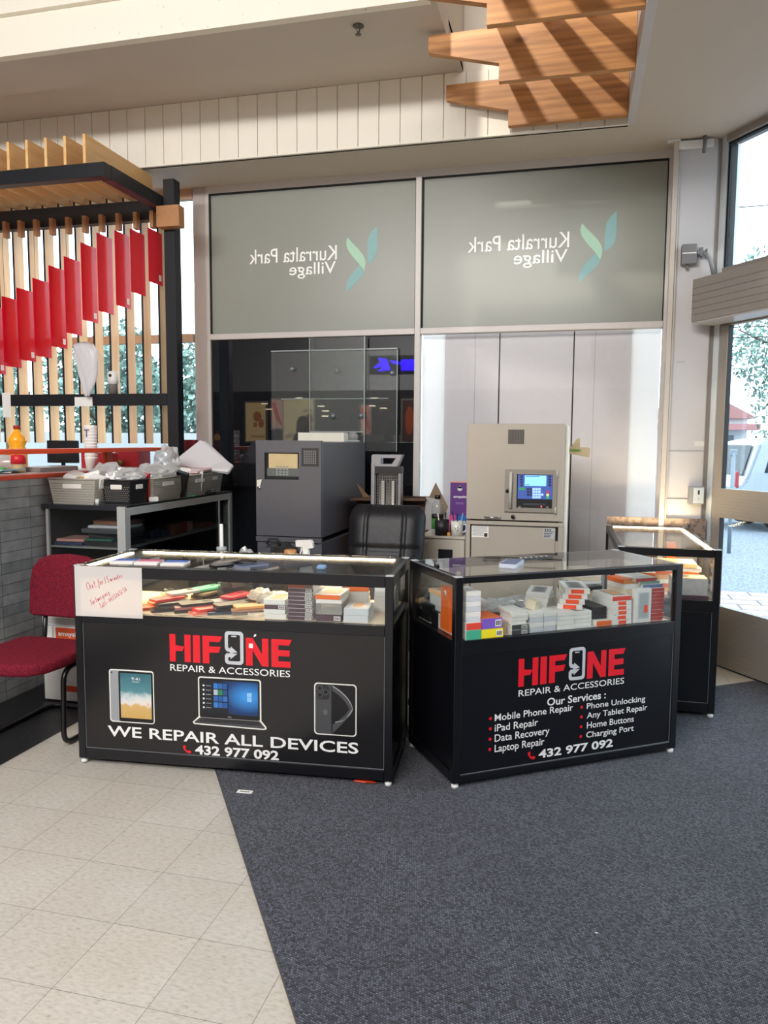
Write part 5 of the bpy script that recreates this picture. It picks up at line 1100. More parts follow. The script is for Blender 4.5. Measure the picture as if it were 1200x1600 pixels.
# ---- back desk, carton, heater
dk2 = thing('back_desk', 'dark desk behind the leather chair', 'desk', (-1.17, 5.1, 0))
wpart(dk2, 'top', M('dark_wood_desk', (66, 46, 36), .5), lambda b: b.box(-1.47, -.955, 4.8, 5.4, .72, .75))
wpart(dk2, 'side', M('dark_wood_desk', (66, 46, 36), .5), lambda b: (b.box(-1.47, -1.45, 4.82, 5.38, 0, .72), b.box(-.975, -.955, 4.82, 5.38, 0, .72)))
t = thing('carton', 'big brown carton behind the black office chair', 'carton', (-1.21, 5.2, .75))
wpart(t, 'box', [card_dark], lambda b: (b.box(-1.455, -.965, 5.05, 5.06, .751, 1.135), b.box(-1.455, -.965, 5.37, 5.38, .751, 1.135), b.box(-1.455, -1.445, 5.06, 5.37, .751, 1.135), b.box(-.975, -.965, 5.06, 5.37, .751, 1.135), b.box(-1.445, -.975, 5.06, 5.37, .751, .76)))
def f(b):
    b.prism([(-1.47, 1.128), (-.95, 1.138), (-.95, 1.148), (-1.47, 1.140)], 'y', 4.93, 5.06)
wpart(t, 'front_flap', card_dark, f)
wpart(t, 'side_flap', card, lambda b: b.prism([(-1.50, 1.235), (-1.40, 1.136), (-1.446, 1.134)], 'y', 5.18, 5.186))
t = thing('tower_heater', 'silver tower heater with a slanted handle on the back desk', 'heater', (-1.22, 4.88, .75))
hs = M('heater_silver', (150, 150, 154), .35, metal=.35)
wpart(t, 'body', hs, lambda b: (b.box(-1.298, -1.275, 4.84, 4.93, .752, 1.385), b.box(-1.112, -1.100, 4.84, 4.93, .752, 1.32), b.box(-1.298, -1.10, 4.915, 4.93, .752, 1.36)))
wpart(t, 'reflector', M('heater_reflector', (210, 206, 196), .12, metal=1.), lambda b: b.box(-1.273, -1.113, 4.895, 4.90, .76, 1.315))
def f(b):
    for k in range(11): b.tube([(-1.27 + .0155 * k, 4.848, .76), (-1.27 + .0155 * k, 4.848, 1.31)], .0013, 0, 5)
    for k in range(30): b.tube([(-1.275, 4.848, .775 + .018 * k), (-1.110, 4.848, .775 + .018 * k)], .0009, 0, 4)
wpart(t, 'grille', M('grille_grey', (136, 136, 138), .4), f)
for x in (-1.225, -1.155): wpart(t, 'heating_tube', M('quartz_tube', (232, 228, 220), .2), lambda b: b.lathe([(.010, .80), (.010, 1.27)], 0, 12, c=(x, 4.87, 0)))
wpart(t, 'control_band', black_plastic, lambda b: (b.box(-1.275, -1.10, 4.842, 4.915, 1.318, 1.365),))
def f(b):
    o = [(-1.298, 1.36), (-1.128, 1.36), (-1.092, 1.442), (-1.290, 1.442), (-1.298, 1.432)]; i = [(-1.236, 1.380), (-1.160, 1.380), (-1.134, 1.420), (-1.236, 1.420)]
    b.prism([o[0], o[1], i[1], i[0]], 'y', 4.845, 4.92); b.prism([o[1], o[2], i[2], i[1]], 'y', 4.845, 4.92); b.prism([o[2], o[3], i[3], i[2]], 'y', 4.845, 4.92); b.prism([o[3], o[4], o[0], i[0], i[3]], 'y', 4.845, 4.92)
wpart(t, 'handle', hs, f)
# ---- leather office chair
t = thing('office_chair', 'black leather office chair standing behind the two counters', 'office chair', (-1.045, 4.17, 0), .02)
leather = M('black_leather', (17, 18, 23), .46, spec=.35, noise=.08, nscale=18, bump=.5)
def f(b):
    n = 44
    bm = b.bm
    # front and back skins of a padded back, rounded at the top
    W_, Z0, Z1 = .226, .56, 1.16
    grid = []
    for side in (0, 1):
        g = []
        for j in range(n + 1):
            row = []
            v = j / n; z = Z0 + (Z1 - Z0) * v
            hw = W_ * (1 - .10 * (1 - v) ** 2)
            if v > .86: q = (v - .86) / .14; hw *= math.sqrt(max(0.0, 1 - (q * .80) ** 2)) * .45 + .55
            for i in range(n + 1):
                u = -1 + 2 * i / n; x = hw * u; th = .055 * (1 - abs(u) ** 6) * (1 - max(0, (v - .8) / .2) ** 4) + .012
                seam = .016 * math.exp(-((abs(u) - .50) / .028) ** 2) + .016 * math.exp(-((v - .60) / .014) ** 2) * (1 if abs(u) < .9 else 0) + .002 * math.sin(9 * u + 22 * v) * max(0, abs(u) - .5)
                y = .06 * (v - .3) ** 2 + .10 * v
                row.append(bm.verts.new((x, y + (-(th - seam) if side == 0 else th * .6), z)))
            g.append(row)
        grid.append(g)
    for side, g in enumerate(grid):
        for j in range(n):
            for i in range(n):
                q = (g[j][i], g[j][i + 1], g[j + 1][i + 1], g[j + 1][i]); bm.faces.new(q if side == 0 else q[::-1])
    A, Bk = grid; loop = lambda g: g[0][:] + [g[j][n] for j in range(1, n + 1)] + g[n][::-1][1:] + [g[j][0] for j in range(n - 1, 0, -1)]
    la, lb = loop(A), loop(Bk)
    for i in range(len(la)): bm.faces.new((la[i], lb[i], lb[(i + 1) % len(la)], la[(i + 1) % len(la)]))
    bmesh.ops.recalc_face_normals(bm, faces=bm.faces[:])
b = MB(); f(b); b.build('backrest', leather, t, smooth=True)
b = MB(); b.box(-.24, .24, -.42, .04, .43, .54, bev=.035, seg=3); b.build('seat', leather, t, smooth=True)
b = MB(); b.lathe([(.025, .10), (.025, .43)], 0, 14, c=(0, -.18, 0)); b.build('column', black_plastic, t)
for s in (-1, 1):
    b = MB(); b.tube([(s * .255, -.02, .50), (s * .275, -.02, .68), (s * .275, -.10, .70), (s * .275, -.32, .69), (s * .255, -.34, .48)], .016, 0, 8); b.build('armrest', M('arm_grey', (136, 134, 130), .4) if s < 0 else black_plastic, t)
for k in range(5):
    a = 2 * PI * k / 5 + .3; c, s = math.cos(a), math.sin(a)
    b = MB(); b.tube([(0, -.18, .10), (.28 * c, -.18 + .28 * s, .07)], [.026, .016], 0, 8); q = b.build('base_leg', black_plastic, t)
    b = MB(); b.lathe([(.028, -.012), (.028, .012)], 0, 14, c=(.28 * c, -.18 + .28 * s, .0285), axis='y'); b.build('castor', black_plastic, q)
# ---- drawer unit with bits on top
du = thing('drawer_unit', 'pale beige drawer unit left of the beige kiosk', 'drawer unit', (-.79, 4.84, 0)); YD = 4.66
du_m = M('pale_beige_steel', (196, 190, 178), .45)
wpart(du, 'body', du_m, lambda b: b.box(-.925, -.648, YD + .012, 5.06, .02, .925, bev=.003)); wpart(du, 'top', du_m, lambda b: b.box(-.928, -.645, YD, 5.065, .925, .942, bev=.003))
wpart(du, 'drawer', du_m, lambda b: b.box(-.922, -.650, YD + .001, YD + .013, .62, .918, bev=.002)); wpart(du, 'drawer', du_m, lambda b: b.box(-.922, -.650, YD + .001, YD + .013, .30, .612, bev=.002)); wpart(du, 'drawer', du_m, lambda b: b.box(-.922, -.650, YD + .001, YD + .013, .03, .292, bev=.002))
wpart(du, 'label_holder', dark_in, lambda b: b.box(-.812, -.722, YD - .003, YD + .002, .80, .86)); wpart(du, 'lock', chrome, lambda b: b.lathe([(.009, YD - .007), (.009, YD + .002)], 0, 12, c=(-.905, 0, .885), axis='y'))
ZD = .9425
t = thing('leaflet_box', 'tall purple leaflet box with blue leaflets beside the beige kiosk', 'leaflet box', (-.712, 4.86, ZD))
pur = M('royal_purple_print', (86, 36, 118), .45)
b = MB(); b.box(-.062, .062, .0, .05, 0, .325); b.build('back_card', [pur], t)
b = MB(); b.box(-.0625, .0625, -.001, .0505, .325, .331); b.build('top_edge', M('peach_edge', (222, 160, 140), .5), t)
text('lettering', 'amaysim', white_vinyl, t, -.040, .045, .222, .242, -.0012, bold=.02); text('small_print', 'ZONES', M('lilac_print', (170, 120, 190), .5), t, -.026, .024, .185, .198, -.0012, bold=.01)
b = MB(); b.lathe([(.016, -.0012), (.016, -.0004)], 0, 16, c=(0, 0, .285), axis='y'); b.prism([(-.018, .288), (.018, .288), (0, .306)], 'y', -.0012, -.0004); b.build('mark', white_vinyl, t)
b = MB(); b.box(-.02, .062, -.03, -.002, 0, .115); q = b.build('blue_leaflet', M('bright_blue_print', (34, 92, 176), .45), t); text('lettering', 'LEBARA', white_vinyl, q, -.012, .058, .066, .083, -.0312, bold=.02)
b = MB(); b.box(-.062, -.022, -.02, -.002, 0, .115); b.build('pink_leaflet', M('magenta_print', (204, 60, 130), .45), t)
t = thing('drink_bottle', 'clear plastic drink bottle with a black cap and green label on the drawer unit', 'bottle', (-.845, 4.80, ZD))
b = MB(); b.lathe([(.034, 0), (.037, .01), (.037, .09), (.035, .10), (.037, .11), (.037, .15), (.034, .19), (.015, .215), (.015, .228)], 0, 20); b.build('body', glass('pet_plastic', (.90, .92, .92), 1.4, 1.0, haze=.10), t)
b = MB(); b.lathe([(.0378, .03), (.0378, .10)], 0, 20); b.build('green_label', M('leaf_label', (62, 120, 52), .5), t)
b = MB(); b.lathe([(.0379, .098), (.0379, .125)], 0, 20); b.build('black_label', M('label_black', (30, 30, 24), .5), t)
b = MB(); b.lathe([(.019, .222), (.019, .246), (0, .247)], 0, 16); b.build('cap', black_plastic, t)
t = thing('pen_pot', 'black mesh pen pot on the drawer unit', 'pen pot', (-.80, 4.71, ZD))
b = MB(); b.lathe([(.0, .001), (.043, 0), (.046, .098), (.044, .098), (.041, .005)], 0, 20); b.build('body', M('black_mesh', (28, 26, 28), .5), t)
pens = [('white pen standing in the black pen pot', (214, 216, 218), -.815, 4.715), ('black pen standing in the black pen pot', (30, 30, 34), -.785, 4.71)]
t = thing('mug', 'white mug with a faint leaf pattern holding pens', 'mug', (-.705, 4.715, ZD))
b = MB(); b.lathe([(.0, .003), (.036, 0), (.039, .092), (.036, .092), (.033, .006), (0, .006)], 0, 22); b.build('body', M('mug_glaze', (226, 226, 220), .2), t)
b = MB(); b.tube([(.036, 0, .075), (.056, 0, .07), (.060, 0, .048), (.052, 0, .028), (.035, 0, .02)], .005, 0, 8); b.build('handle', M('mug_glaze', (226, 226, 220), .2), t)
rnd = random.Random(2); b = MB()
for k in range(9):
    a = -PI / 2 + rnd.uniform(-1.1, 1.1); z = rnd.uniform(.02, .075); r = .0393
    b.tube([(r * math.cos(a + .02 * i) , r * math.sin(a + .02 * i), z + .004 * i) for i in range(4)], .0018, 0, 4)
b.build('leaf_pattern', M('sage_leaf', (140, 160, 132), .4), t)
pens += [('dark blue pen leaning left in the mug', (30, 40, 90), -.72, 4.71), ('black pen standing in the mug', (24, 24, 26), -.705, 4.72), ('pale blue pen leaning right in the mug', (120, 170, 214), -.685, 4.715)]
for k, (l, c, x, y) in enumerate(pens):
    b = MB(); dx = (-.02, .012, -.022, .0, .022)[k]; b.tube([(0, 0, .008), (dx, .008, .135 + .008 * (k % 3))], .0042, 0, 8); tag(b.build('pen', M('pen_%d' % k, c, .35), loc=(x - dx * .3, y, ZD)), l, 'pen', 'pens')
b = MB(); b.box(-.008, .008, -.006, .006, 0, .022, bev=.002); tag(b.build('glue_stick', M('amber_plastic', (226, 160, 60), .4), loc=(-.752, 4.68, ZD)), 'tiny amber cap on the front edge of the drawer unit', 'cap')
b = MB(); b.box(-.024, .024, -.01, .01, 0, .02); tag(b.build('plug_adapter', white_plastic, loc=(-.80, 4.98, ZD)), 'white adapter at the back of the drawer unit', 'adapter')
b = MB(); b.prism([(-.112, .30), (-.005, .545), (.085, .375), (-.002, .135)], 'y', 0, .004); tag(b.build('cardboard_sheet', M('grey_card', (136, 116, 96), .8), loc=(-.935, 5.25, .70)), 'diamond shaped cardboard sheet standing on its corner behind the bottle', 'cardboard')
b = MB(); b.poly([(-.06, 0, 0), (.05, .02, 0), (.04, .03, .20), (-.05, .02, .22)]); b.poly([(.05, .02, 0), (.06, -.05, 0), (.05, -.03, .16), (.04, .03, .20)]); tag(b.build('clear_wrap', clear_plas, loc=(-.905, 4.96, ZD)), 'clear plastic wrap standing at the back left of the drawer unit', 'plastic wrap')
# ---- beige kiosk
k2 = thing('payment_kiosk', 'beige steel kiosk cabinet with a lit blue terminal', 'kiosk', (-.34, 4.9, 0)); Y2 = 4.55
white_steel = M('ivory_steel', (226, 222, 212), .4)
wpart(k2, 'body', white_steel, lambda b: b.box(-.622, -.036, Y2 + .03, 5.20, .02, 1.63, bev=.003))
wpart(k2, 'plinth', dark_in, lambda b: b.box(-.61, -.05, Y2 + .05, 5.18, 0, .02))
ud = wpart(k2, 'upper_door', beige_metal, lambda b: b.box(-.626, -.058, Y2, Y2 + .03, 1.066, 1.637, bev=.003))
wpart(k2, 'lower_frame', beige_metal, lambda b: (b.box(-.626, -.055, Y2 - .004, Y2 + .03, 1.035, 1.058, bev=.002), b.box(-.626, -.600, Y2 - .004, Y2 + .03, .02, 1.035), b.box(-.083, -.055, Y2 - .004, Y2 + .03, .02, 1.035)))
wpart(k2, 'lower_door', beige_metal, lambda b: b.box(-.594, -.098, Y2 + .006, Y2 + .03, .04, 1.028, bev=.002)); wpart(k2, 'hinge_cover', beige_metal, lambda b: b.box(-.097, -.084, Y2 - .002, Y2 + .03, .04, .95))
wpart(k2, 'door_gap', rubber, lambda b: b.box(-.600, -.083, Y2 + .022, Y2 + .0315, .02, 1.066))
def f(b):
    x0, z1 = fxz(794, 671, Y2); x1, z0 = fxz(819, 694, Y2); b.box(x0, x1, Y2 - .0015, Y2, z0, z1)
    for i in range(10):
        for j in range(9): xx = x0 + .006 + i * (x1 - x0 - .012) / 9; zz = z0 + .006 + j * (z1 - z0 - .012) / 8; b.box(xx - .0034, xx + .0034, Y2 - .003, Y2 - .001, zz - .0034, zz + .0034, m=1)
wpart(k2, 'vent', [M('vent_taupe', (120, 112, 104), .5), M('vent_hole', (52, 48, 46), .5)], f)
steel = M('satin_steel', (150, 143, 134), .35, metal=.35)
def f(b):
    x0, z1 = fxz(789.5, 733.5, Y2); x1, z0 = fxz(869, 801.5, Y2); a0, c1 = fxz(808, 741, Y2); a1, c0 = fxz(862.5, 794.5, Y2)
    for q in ((x0, a0, z0, z1), (a1, x1, z0, z1), (a0, a1, c1, z1), (a0, a1, z0, c0)): b.box(q[0], q[1], Y2 - .014, Y2, q[2], q[3], bev=.001)
tb = wpart(k2, 'terminal_frame', steel, f)
led_blue = M('lit_blue_panel', (66, 92, 168), .3, emit=.35); led_lcd = M('lit_lcd', (130, 192, 250), .3, emit=.85)
def rr_(b, px0, py0, px1, py1, y, m=0, d=.003): x0, z1 = fxz(780 + px0 / 10, 720 + py0 / 10, Y2); x1, z0 = fxz(780 + px1 / 10, 720 + py1 / 10, Y2); b.box(x0, x1, y - d, y, z0, z1, m=m)
wpart(k2, 'terminal', [dark_in], lambda b: rr_(b, 280, 205, 826, 746, Y2 + .001))
wpart(k2, 'keypad_panel', [led_blue], lambda b: rr_(b, 296, 212, 824, 604, Y2 - .002))
wpart(k2, 'lcd_screen', [led_lcd, M('lcd_text', (60, 96, 150), .4)], lambda b: (rr_(b, 402, 226, 734, 396, Y2 - .005), [rr_(b, 420 + k * 24, 236, 436 + k * 24, 250, Y2 - .0082, 1, .0005) for k in range(9)], rr_(b, 412, 368, 470, 380, Y2 - .0082, 1, .0005)))
kd = M('dark_key', (34, 42, 82), .4); kl = M('lit_key', (168, 204, 250), .4, emit=.5)
for j in range(4):
    for px in (332, 770): wpart(k2, 'side_key', kd, lambda b: rr_(b, px, 232 + j * 44, px + 38, 264 + j * 44, Y2 - .005))
for j in range(3):
    for i in range(2): wpart(k2, 'function_key', kd, lambda b: rr_(b, 434 + i * 44, 424 + j * 44, 468 + i * 44, 458 + j * 44, Y2 - .005))
for j in range(4):
    for i in range(3): wpart(k2, 'number_key', kl, lambda b: rr_(b, 520 + i * 45, 422 + j * 43, 558 + i * 45, 458 + j * 43, Y2 - .005))
wpart(k2, 'number_key', kl, lambda b: rr_(b, 655, 510, 690, 546, Y2 - .005))
for j, c in enumerate(((206, 44, 60), (240, 226, 140), (40, 186, 84))): wpart(k2, 'colour_key', M('key_%d' % j, c, .4, emit=.35), lambda b: rr_(b, 738, 472 + j * 42, 778, 508 + j * 42, Y2 - .005))
wpart(k2, 'green_sticker', M('green_sticker', (64, 176, 96), .5), lambda b: rr_(b, 312, 416, 404, 458, Y2 - .005, 0, .0008))
wpart(k2, 'card_slot', [M('slot_grey', (60, 62, 68), .35), chrome, M('red_led', (255, 80, 60), .4, emit=4)], lambda b: (rr_(b, 380, 660, 720, 700, Y2 - .002), rr_(b, 302, 704, 338, 738, Y2 - .002, 1), rr_(b, 732, 712, 772, 738, Y2 - .002, 1), rr_(b, 650, 708, 668, 722, Y2 - .002, 2)))
def f(b):
    (x, z1), (_, z0) = fxz(799, 737, Y2), fxz(797.5, 793, Y2); b.tube([(x - .002, Y2 - .030, z0), (x, Y2 - .030, z1)], .009, 0, 10); b.tube([(x, Y2, z1 - .02), (x, Y2 - .03, z1 - .02)], .006, 0, 8); b.tube([(x - .002, Y2, z0 + .02), (x - .002, Y2 - .03, z0 + .02)], .006, 0, 8)
wpart(k2, 'handle', M('pale_handle', (188, 184, 174), .35), f)
for q in ((870.5, 735, 746), (868, 792, 803)):
    def f(b): (x, z1), (_, z0) = fxz(q[0], q[1], Y2), fxz(q[0], q[2], Y2); b.tube([(x, Y2 - .012, z0), (x, Y2 - .012, z1)], .006, 0, 8)
    wpart(k2, 'hinge', M('pale_handle', (188, 184, 174), .35), f)
for q in ((793.5, 767, .012), (801.5, 807, .012)):
    def f(b): x, z = fxz(q[0], q[1], Y2); b.lathe([(q[2], Y2 - .018), (q[2], Y2)], 0, 16, c=(x, 0, z), axis='y'); b.lathe([(.006, Y2 - .020), (.006, Y2 - .017)], 1, 10, c=(x, 0, z), axis='y')
    wpart(k2, 'lock', [M('dark_chrome', (110, 108, 106), .25, metal=.9), rubber], f)
def f(b): (x0, z), (x1, _) = fxz(757, 807, Y2), fxz(782, 807, Y2); b.tube([(x0, Y2, z), (x0 + .005, Y2 - .025, z), (x1 - .005, Y2 - .025, z - .002), (x1, Y2, z - .002)], .004, 0, 8)
wpart(k2, 'pull', chrome, f)
def f(b):
    (x0, z1), (x1, z0) = fxz(737, 822, Y2), fxz(763, 840, Y2); b.box(x0, x1, Y2 + .0045, Y2 + .006, z0, z1)
    for k in range(7): zz = z1 - .006 - k * .0082; b.box(x0 + .004, x1 - (.008 if k < 4 else .03), Y2 + .004, Y2 + .0046, zz, zz + .003, m=1)
    b.box(x1 - .026, x1 - .006, Y2 + .004, Y2 + .0046, z0 + .004, z0 + .026, m=2)
wpart(k2, 'notice_sticker', [paper_white, M('print_grey', (130, 130, 134), .6), M('print_black', (30, 30, 40), .6)], f)
def f(b):
    (x0, z1), (x1, z0) = fxz(849, 825.5, Y2), fxz(867, 842, Y2); b.box(x0, x1, Y2 + .0045, Y2 + .006, z0, z1)
    for k in range(4): zz = z1 - .022 - k * .010; b.box(x0 + .004, x1 - .010 - .006 * k, Y2 + .004, Y2 + .0046, zz, zz + .004, m=1)
    for k in range(3): b.box(x0 + .008 + k * .014, x0 + .016 + k * .014, Y2 + .004, Y2 + .0046, z1 - .014, z1 - .004, m=1)
wpart(k2, 'rating_sticker', [M('silver_sticker', (186, 188, 190), .4), M('print_black', (30, 30, 40), .6)], f)
# strip of card wedged at the kiosk's side
t = thing('cardboard_tag', 'torn cardboard piece with a green mark wedged at the right side of the beige kiosk', 'cardboard', (-.03, 5.0, 1.44))
wpart(t, 'sheet', M('tan_card', (196, 176, 142), .8), lambda b: (b.prism([(-.036, 1.50), (.075, 1.500), (.092, 1.492), (.088, 1.435), (-.036, 1.458)], 'y', 5.0, 5.004), b.prism([(-.036, 1.49), (.010, 1.555), (.028, 1.555), (.030, 1.49)], 'y', 5.005, 5.009)))
wpart(t, 'green_mark', M('leaf_print', (110, 144, 64), .6), lambda b: b.prism([(.0 + .038 * math.cos(i * PI / 8), 1.479 + .009 * math.sin(i * PI / 8)) for i in range(16)], 'y', 4.999, 5.0))

# ---- small things behind the long counter
t = thing('side_table', 'small black side table behind the long counter', 'table', (-1.65, 4.02, 0))
wpart(t, 'top', black_plastic, lambda b: b.box(-2.02, -1.34, 3.86, 4.22, .66, .685, bev=.003))
for x in (-2.0, -1.38):
    for y in (3.88, 4.18): wpart(t, 'leg', black_plastic, lambda b: b.box(x, x + .03, y, y + .03, 0, .66))
t = thing('backpack', 'black backpack on the table behind the long counter', 'backpack', (-1.64, 4.03, .686))
b = MB(); b.prism([(-.15, 0), (.13, 0), (.13, .19), (.09, .255), (.02, .27), (-.05, .255), (-.13, .17)], 'y', -.08, .08); bmesh.ops.bevel(b.bm, geom=b.bm.edges[:], offset=.025, segments=3, affect='EDGES'); b.build('bag', M('black_nylon', (26, 26, 30), .7), t, smooth=True)
b = MB(); b.box(-.075, .005, -.088, -.078, .02, .245, bev=.004); b.build('pocket', M('charcoal_nylon', (58, 60, 70), .6), t)
b = MB(); b.tube([(-.03, -.06, .262), (-.02, -.06, .29), (.03, -.06, .292), (.045, -.06, .258)], .008, 0, 8); b.build('grab_handle', M('black_nylon', (26, 26, 30), .7), t)
b = MB(); b.box(.02, .09, -.088, -.078, .10, .25, bev=.004); b.build('strap', black_plastic, t)
t = thing('tan_jar', 'jar with a wooden lid behind the long counter', 'jar', (-1.515, 3.93, .686))
b = MB(); b.lathe([(.032, 0), (.034, .19)], 0, 18); b.build('body', M('amber_jar', (90, 62, 40), .3), t); b = MB(); b.lathe([(.035, .19), (.035, .238), (.03, .242), (0, .242)], 0, 18); b.build('lid', M('light_wood_lid', (186, 136, 84), .5), t)
t = thing('spray_bottle', 'white trigger spray bottle behind the long counter', 'spray bottle', (-1.43, 3.95, .686))
b = MB(); b.lathe([(.038, 0), (.04, .01), (.04, .12), (.02, .19), (.016, .21)], 0, 18); b.build('body', translucent('pale_plastic', (214, 222, 226), tp=.3), t)
b = MB(); b.lathe([(.020, .20), (.020, .235)], 0, 14); b.build('collar', white_plastic, t)
b = MB(); b.prism([(-.055, .258), (-.058, .292), (.03, .298), (.042, .282), (.044, .255), (.016, .25), (.018, .232), (-.016, .232), (-.016, .258)], 'y', -.014, .014); b.build('head', white_plastic, t)
b = MB(); b.tube([(-.028, 0, .262), (-.026, 0, .24), (-.040, 0, .205)], [.006, .006, .004], 0, 8); b.build('trigger', white_plastic, t)
t = thing('silicone_tube', 'slim white nozzle tube standing behind the left end of the long counter', 'tube', (-1.955, 3.98, .686))
b = MB(); b.lathe([(.026, 0), (.026, .215), (.02, .222), (.011, .225), (.0105, .36), (.008, .365), (0, .366)], 0, 16); b.build('body', white_plastic, t)
b = MB(); b.lathe([(.029, .21), (.029, .232), (.012, .234)], 0, 16); b.build('collar', M('pale_grey_plastic', (170, 178, 180), .4), t)
crumple('white_cable_bag', 'pale crumpled bag beside the backpack', 'bag', None, -1.83, 4.03, .686, (.07, .06, .11), 77, clear_plas, .2, 3)

# ---- red visitor chair
t = thing('visitor_chair', 'red fabric cantilever visitor chair at the left end of the long counter', 'chair', (-2.645, 3.42, 0))
red_f, nt, bs, out = new_nodes('red_flecked_fabric'); tc = nt.nodes.new('ShaderNodeTexCoord'); n1 = nt.nodes.new('ShaderNodeTexNoise'); n1.inputs['Scale'].default_value = 150; n1.inputs['Detail'].default_value = 3; link(nt, tc, 'Object', n1, 'Vector')
rr = ramp(nt, [(.28, (52, 30, 48)), (.40, (98, 26, 42)), (.58, (124, 30, 46)), (.8, (148, 46, 60))]); link(nt, n1, 'Fac', rr, 'Fac'); link(nt, rr, 0, bs, 'Base Color'); bs.inputs['Roughness'].default_value = .95; bs.inputs['Specular IOR Level'].default_value = .15
def pad(name, outline, y0, y1, bev, T=None):
    b = MB(); b.prism(outline, 'z', y0, y1)
    bmesh.ops.bevel(b.bm, geom=[e for e in b.bm.edges if abs(e.verts[0].co.z - e.verts[1].co.z) < 1e-6], offset=bev, segments=4, affect='EDGES', profile=.6)
    if T: bmesh.ops.transform(b.bm, matrix=T, verts=b.bm.verts[:])
    o = b.build(name, red_f, t, smooth=True)
    return o
sp = [(-.235, .02), (-.245, -.22), (-.225, -.36), (-.17, -.435), (-.08, -.458), (.08, -.458), (.17, -.435), (.225, -.36), (.245, -.22), (.235, .02), (.18, .05), (-.18, .05)]
pad('seat', sp, .405, .468, .026)
bp_ = [(-.225, -.165), (-.228, .0), (-.215, .085), (-.175, .135), (-.11, .160), (0, .170), (.11, .160), (.175, .135), (.215, .085), (.228, .0), (.225, -.165), (.20, -.178), (-.20, -.178)]
pad('backrest', bp_, -.025, .025, .018, Matrix.Translation((-.03, .15, .735)) @ Matrix.Rotation(PI / 2 - .10, 4, 'X') @ Matrix.Rotation(0, 4, 'Z'))
ct = M('black_tube_steel', (16, 16, 19), .3)
def fillet(pts, r, n=5):
    out = [Vector(pts[0])]
    for a, p, c in zip(pts, pts[1:], pts[2:]):
        a, p, c = Vector(a), Vector(p), Vector(c); u = (a - p).normalized(); v = (c - p).normalized(); r2 = min(r, (a - p).length * .49, (c - p).length * .49)
        for k in range(n + 1): s = k / n; q0 = p + u * r2; q1 = p + v * r2; out.append((1 - s) ** 2 * q0 + 2 * s * (1 - s) * p + s * s * q1)
    return out + [Vector(pts[-1])]
b = MB(); r_ = .0135
xl, xr = -.222, .222
path = [(xl, -.02, .40), (xl, -.24, .395), (xl, -.255, .0165), (xl, .235, .0165), (xr, .235, .0165), (xr, -.255, .0165), (xr, -.24, .395), (xr, -.02, .40)]
b.tube(fillet(path, .07), r_, 0, 10); b.build('frame', ct, t)
for x in (-.18, .13): b = MB(); b.tube(fillet([(x, -.05, .396), (x, .135, .40), (x, .165, .66)], .05), .013, 0, 10); b.build('back_bar', ct, t)
# ---- white brand box behind it
t = thing('white_carton_box', 'white box with an orange panel on the floor behind the red chair', 'box', (-2.835, 3.86, 0))
b = MB(); b.box(-.14, .16, -.13, .10, .012, .505, bev=.004); b.build('carton', paper_white, t); b = MB(); b.box(-.13, .15, -.12, .09, 0, .012); b.build('plinth', black_plastic, t)
org = M('orange_card_print', (214, 84, 44), .5)
b = MB(); b.box(-.050, .157, -.1315, -.1295, .365, .446); q = b.build('orange_panel', org, t); text('lettering', 'amaysim', white_vinyl, q, -.032, .118, .390, .424, -.1321, bold=.02)
b = MB(); b.box(-.02, .12, -.1315, -.1295, .07, .105); b.build('orange_strip', org, t)
b = MB(); b.box(-.137, .157, -.1312, -.1298, .452, .457); b.box(-.075, -.06, -.1312, -.1298, .365, .45); b.build('fold_line', M('fold_grey', (196, 194, 190), .6), t)

# ---- entrance pillar fittings and door header
t = thing('door_header', 'grey ribbed automatic door header box over the glass entrance', 'door header', (DO.x, DO.y, 0), -.980)
hdr = M('taupe_header', (142, 136, 132), .42)
b = MB(); b.box(-.655, 1.5, -.25, -.03, 2.335, 2.612, bev=.004)
for k in range(1, 6): b.box(-.652, 1.5, -.2515, -.249, 2.335 + .043 * k, 2.3375 + .043 * k, m=1)
b.build('cover', [hdr, M('header_groove', (104, 98, 94), .5)], t)
b = MB(); b.box(-.655, 1.5, -.245, -.06, 2.322, 2.335, bev=.003); b.build('lip', M('header_lip', (168, 166, 166), .3), t)
t = thing('junction_box', 'small grey junction box high on the white pillar', 'junction box', (.707, 5.63, 2.80))
wpart(t, 'box', M('junction_grey', (118, 116, 118), .4), lambda b: b.box(.660, .755, 5.60, 5.667, 2.735, 2.865, bev=.003)); wpart(t, 'strip', paper_white, lambda b: b.box(.662, .752, 5.598, 5.60, 2.801, 2.808)); wpart(t, 'gland', M('junction_grey', (118, 116, 118), .4), lambda b: b.lathe([(.012, 2.705), (.012, 2.735)], 0, 12, c=(.70, 5.635, 0)))
t = thing('conduit', 'bent grey conduit running from the junction box to the door header', 'conduit', (.80, 5.63, 2.7))
def cpt(px, py, y): return tuple(aty(px, py, y))
wpart(t, 'pipe', M('conduit_grey', (132, 132, 136), .4), lambda b: b.tube(fillet([(.755, 5.63, 2.81), (.80, 5.63, 2.812), cpt(1109, 402, 5.62), cpt(1116, 432, 5.60)], .05), .014, 0, 10))
wpart(t, 'clamp', M('clamp_grey', (110, 110, 114), .4), lambda b: (b.box(.775, .795, 5.606, 5.655, 2.785, 2.84), b.box(.812, .822, 5.606, 5.655, 2.775, 2.83)))
t = thing('card_reader', 'small grey key switch box low on the white pillar', 'switch box', (.82, 5.62, 1.17))
